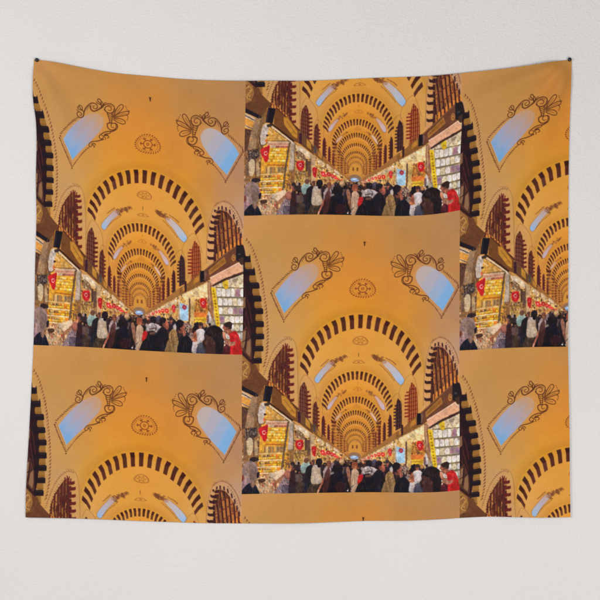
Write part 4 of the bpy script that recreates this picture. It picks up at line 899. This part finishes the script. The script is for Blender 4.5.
# hanging place from a coarse net, read off smoothly
cu = np.linspace(FX0, FX1, 181); cw = np.linspace(FY0, FY1, 151)
cg = np.stack(np.meshgrid(cu, cw), -1).reshape(-1, 2)
ch = hang(cg).reshape(151, 181, 2)
def grab(a, x, y):
    x = np.clip(x, 0, a.shape[1] - 1.001); y = np.clip(y, 0, a.shape[0] - 1.001)
    i = x.astype(int); j = y.astype(int); s = (x - i)[..., None]; t = (y - j)[..., None]
    return (a[j, i] * (1 - s) + a[j, i + 1] * s) * (1 - t) + (a[j + 1, i] * (1 - s) + a[j + 1, i + 1] * s) * t
H = grab(ch, (U - FX0) / (FX1 - FX0) * 180, (V - FY0) / (FY1 - FY0) * 150)
HX, HY = H[..., 0], H[..., 1]

# folds: how far the cloth stands off the wall (metres)
def ridge(x0, y0, x1, y1, wd, amp, taper=(.15, .5)):
    dx, dy = x1 - x0, y1 - y0; L = math.hypot(dx, dy)
    t = ((HX - x0) * dx + (HY - y0) * dy) / (L * L); d = ((HX - x0) * dy - (HY - y0) * dx) / L
    ww = wd * (.35 + .9 * np.clip(t, 0, 1))
    env = np.clip(t / taper[0], 0, 1) * np.clip((1.0 - t) / taper[1], 0, 1); env = env * env * (3 - 2 * env)
    return amp * env * np.exp(-.5 * (d / ww) ** 2)
def bulge(x, y, rx, ry, amp): return amp * np.exp(-.5 * (((HX - x) / rx) ** 2 + ((HY - y) / ry) ** 2))
off = np.full(HX.shape, .005)
off += ridge(566, 62, 430, 125, 12, .021) + ridge(568, 65, 512, 195, 11, .019)
off += ridge(38, 62, 92, 190, 12, .014) + ridge(39, 62, 170, 108, 10, .008)
off += bulge(300, 300, 190, 160, .002)
off += bulge(478, 372, 11, 34, .007) + bulge(66, 424, 11, 36, .007) + bulge(205, 455, 14, 50, .003) + bulge(400, 470, 16, 60, .003)
off += .0014 * np.sin(HX / 21 + .6) * np.clip((HY - 330) / 190, 0, 1) ** 2 + .0016 * np.sin(HX / 37 + HY / 90)
off += bulge(505, 522, 10, 26, .005)
off = np.maximum(off, .0022)
pinned = np.exp(-((HX - 37) ** 2 + (HY - 62) ** 2) / 40) + np.exp(-((HX - 569.5) ** 2 + (HY - 62) ** 2) / 40)
off = off * (1 - np.clip(pinned, 0, 1)) + .0026 * np.clip(pinned, 0, 1)

# dye: each point of the cloth takes the colour of the repeat; side columns are dropped by half
c = np.floor((U - TX0) / TW)
px = U - TX0 - c * TW
py = np.mod(V - TY0 + np.where(c == 0, 0, TH / 2), TH)
small = A.reshape(int(TH) * 3, 2, int(TW) * 3, 2, 3).mean((1, 3))   # to a third of a unit
dye = grab(small, px * 3 - .5, py * 3 - .5)
lin_dye = np.clip(lin(dye * np.array([1.0, .955, .98])) / GAIN, .004, .9)

nv = nx * ny
co = np.empty((nv + 2 * (nx + ny) - 4, 3), np.float32)
co[:nv, 0] = ((HX - 300) * SC).ravel(); co[:nv, 1] = -off.ravel(); co[:nv, 2] = ((300 - HY) * SC + 1.6).ravel()
idx = np.arange(nv).reshape(ny, nx)
rim = np.r_[idx[0, :-1], idx[:-1, -1], idx[-1, :0:-1], idx[:0:-1, 0]]      # clockwise seen from the room
co[nv:] = co[rim] + np.array([0, .0011, 0])
cols = np.ones((len(co), 4), np.float32); cols[:nv, :3] = lin_dye.reshape(-1, 3); cols[nv:, :3] = .75
q = np.stack([idx[:-1, :-1], idx[1:, :-1], idx[1:, 1:], idx[:-1, 1:]], -1).reshape(-1, 4)
k = np.arange(len(rim)); k2 = (k + 1) % len(rim)
q2 = np.stack([rim[k], rim[k2], nv + k2, nv + k], -1)
faces = np.r_[q, q2].astype(np.int32)
me = bpy.data.meshes.new('tapestry')
me.vertices.add(len(co)); me.vertices.foreach_set('co', co.ravel())
me.loops.add(faces.size); me.loops.foreach_set('vertex_index', faces.ravel())
me.polygons.add(len(faces)); me.polygons.foreach_set('loop_start', np.arange(0, faces.size, 4, dtype=np.int32))
me.update(calc_edges=True)
at = me.color_attributes.new('print', 'FLOAT_COLOR', 'POINT'); at.data.foreach_set('color', cols.ravel())
me.polygons.foreach_set('use_smooth', np.ones(len(faces), bool))
tap = mesh_object('tapestry', me, cloth_mat)
tap['label'] = 'wide cloth tapestry printed with repeated pictures of a vaulted bazaar, pinned to the wall'
tap['category'] = 'tapestry'

# ---- the two push pins
import bmesh
def lathe(name, prof, mat, parent, seg=28):
    bm = bmesh.new(); rings = []
    for r, d in prof:
        rings.append([bm.verts.new((r * math.cos(2 * math.pi * k / seg), -d, r * math.sin(2 * math.pi * k / seg))) for k in range(seg)])
    for a, b in zip(rings, rings[1:]):
        for k in range(seg):
            bm.faces.new((a[k], a[(k + 1) % seg], b[(k + 1) % seg], b[k]))
    bm.faces.new(rings[0][::-1]); bm.faces.new(rings[-1])
    bmesh.ops.recalc_face_normals(bm, faces=bm.faces)
    for f in bm.faces: f.smooth = len(f.verts) == 4
    me = bpy.data.meshes.new(name); bm.to_mesh(me); bm.free()
    return mesh_object(name, me, mat, parent)


for x, y, tilt, lab in ((37.0, 60.2, .10, 'black round push pin through the left upper corner of the tapestry'),
                        (569.4, 60.0, -.08, 'black round push pin through the right upper corner of the tapestry')):
    root = bpy.data.objects.new('push_pin', None); COL.objects.link(root)
    X, Z = W(x, y); root.location = (X, 0, Z); root.rotation_euler = (tilt * .6, 0, tilt)
    root['label'] = lab; root['category'] = 'push pin'; root['group'] = 'black push pins holding the tapestry'
    s = SC * .88
    lathe('pin_head', [(1.3 * s, .0034), (1.75 * s, .0038), (2.1 * s, .0046), (2.25 * s, .006), (2.2 * s, .0076), (1.9 * s, .0092), (1.3 * s, .0103), (.5 * s, .0108)], pin_mat, root)
    lathe('pin_needle', [(.00012, -.009), (.0005, -.006), (.0005, .0036)], needle_mat, root, 10)

# ---- light: soft lamps in front of the wall
def lamp(name, loc, aim, size, size_y, watts, colr):
    d = bpy.data.lights.new(name, 'AREA'); d.shape = 'RECTANGLE'; d.size = size; d.size_y = size_y; d.energy = watts; d.color = colr
    o = bpy.data.objects.new(name, d); COL.objects.link(o); o.location = loc
    from mathutils import Vector
    o.rotation_euler = (Vector(aim) - Vector(loc)).to_track_quat('-Z', 'Y').to_euler(); return o
lamp('key_lamp', (-2.1, -2.7, 2.1), (0.35, 0, 1.4), 1.1, 0.9, 43, (1.0, .975, .955))
lamp('soft_lamp', (1.4, -3.4, 0.6), (0.4, 0, 1.2), 2.4, 1.4, 58, (1.0, .995, .985))
wd = bpy.data.worlds.new('World'); sc.world = wd; wd.use_nodes = True
bg = wd.node_tree.nodes['Background']; bg.inputs['Color'].default_value = (*(.99, .985, 1.0), 1); bg.inputs['Strength'].default_value = .34

# ---- camera, straight on
cd = bpy.data.cameras.new('camera'); cam = bpy.data.objects.new('camera', cd); COL.objects.link(cam)
DIST = 3.6
cam.location = (0, -DIST, 1.6); cam.rotation_euler = (math.pi / 2, 0, 0)
cd.sensor_width = 36; cd.lens = 36 * DIST / (600 * SC); cd.clip_end = 100
sc.camera = cam
sc.render.engine = 'CYCLES'
sc.view_settings.view_transform = 'Standard'; sc.view_settings.look = 'None'; sc.view_settings.exposure = 0; sc.view_settings.gamma = 1
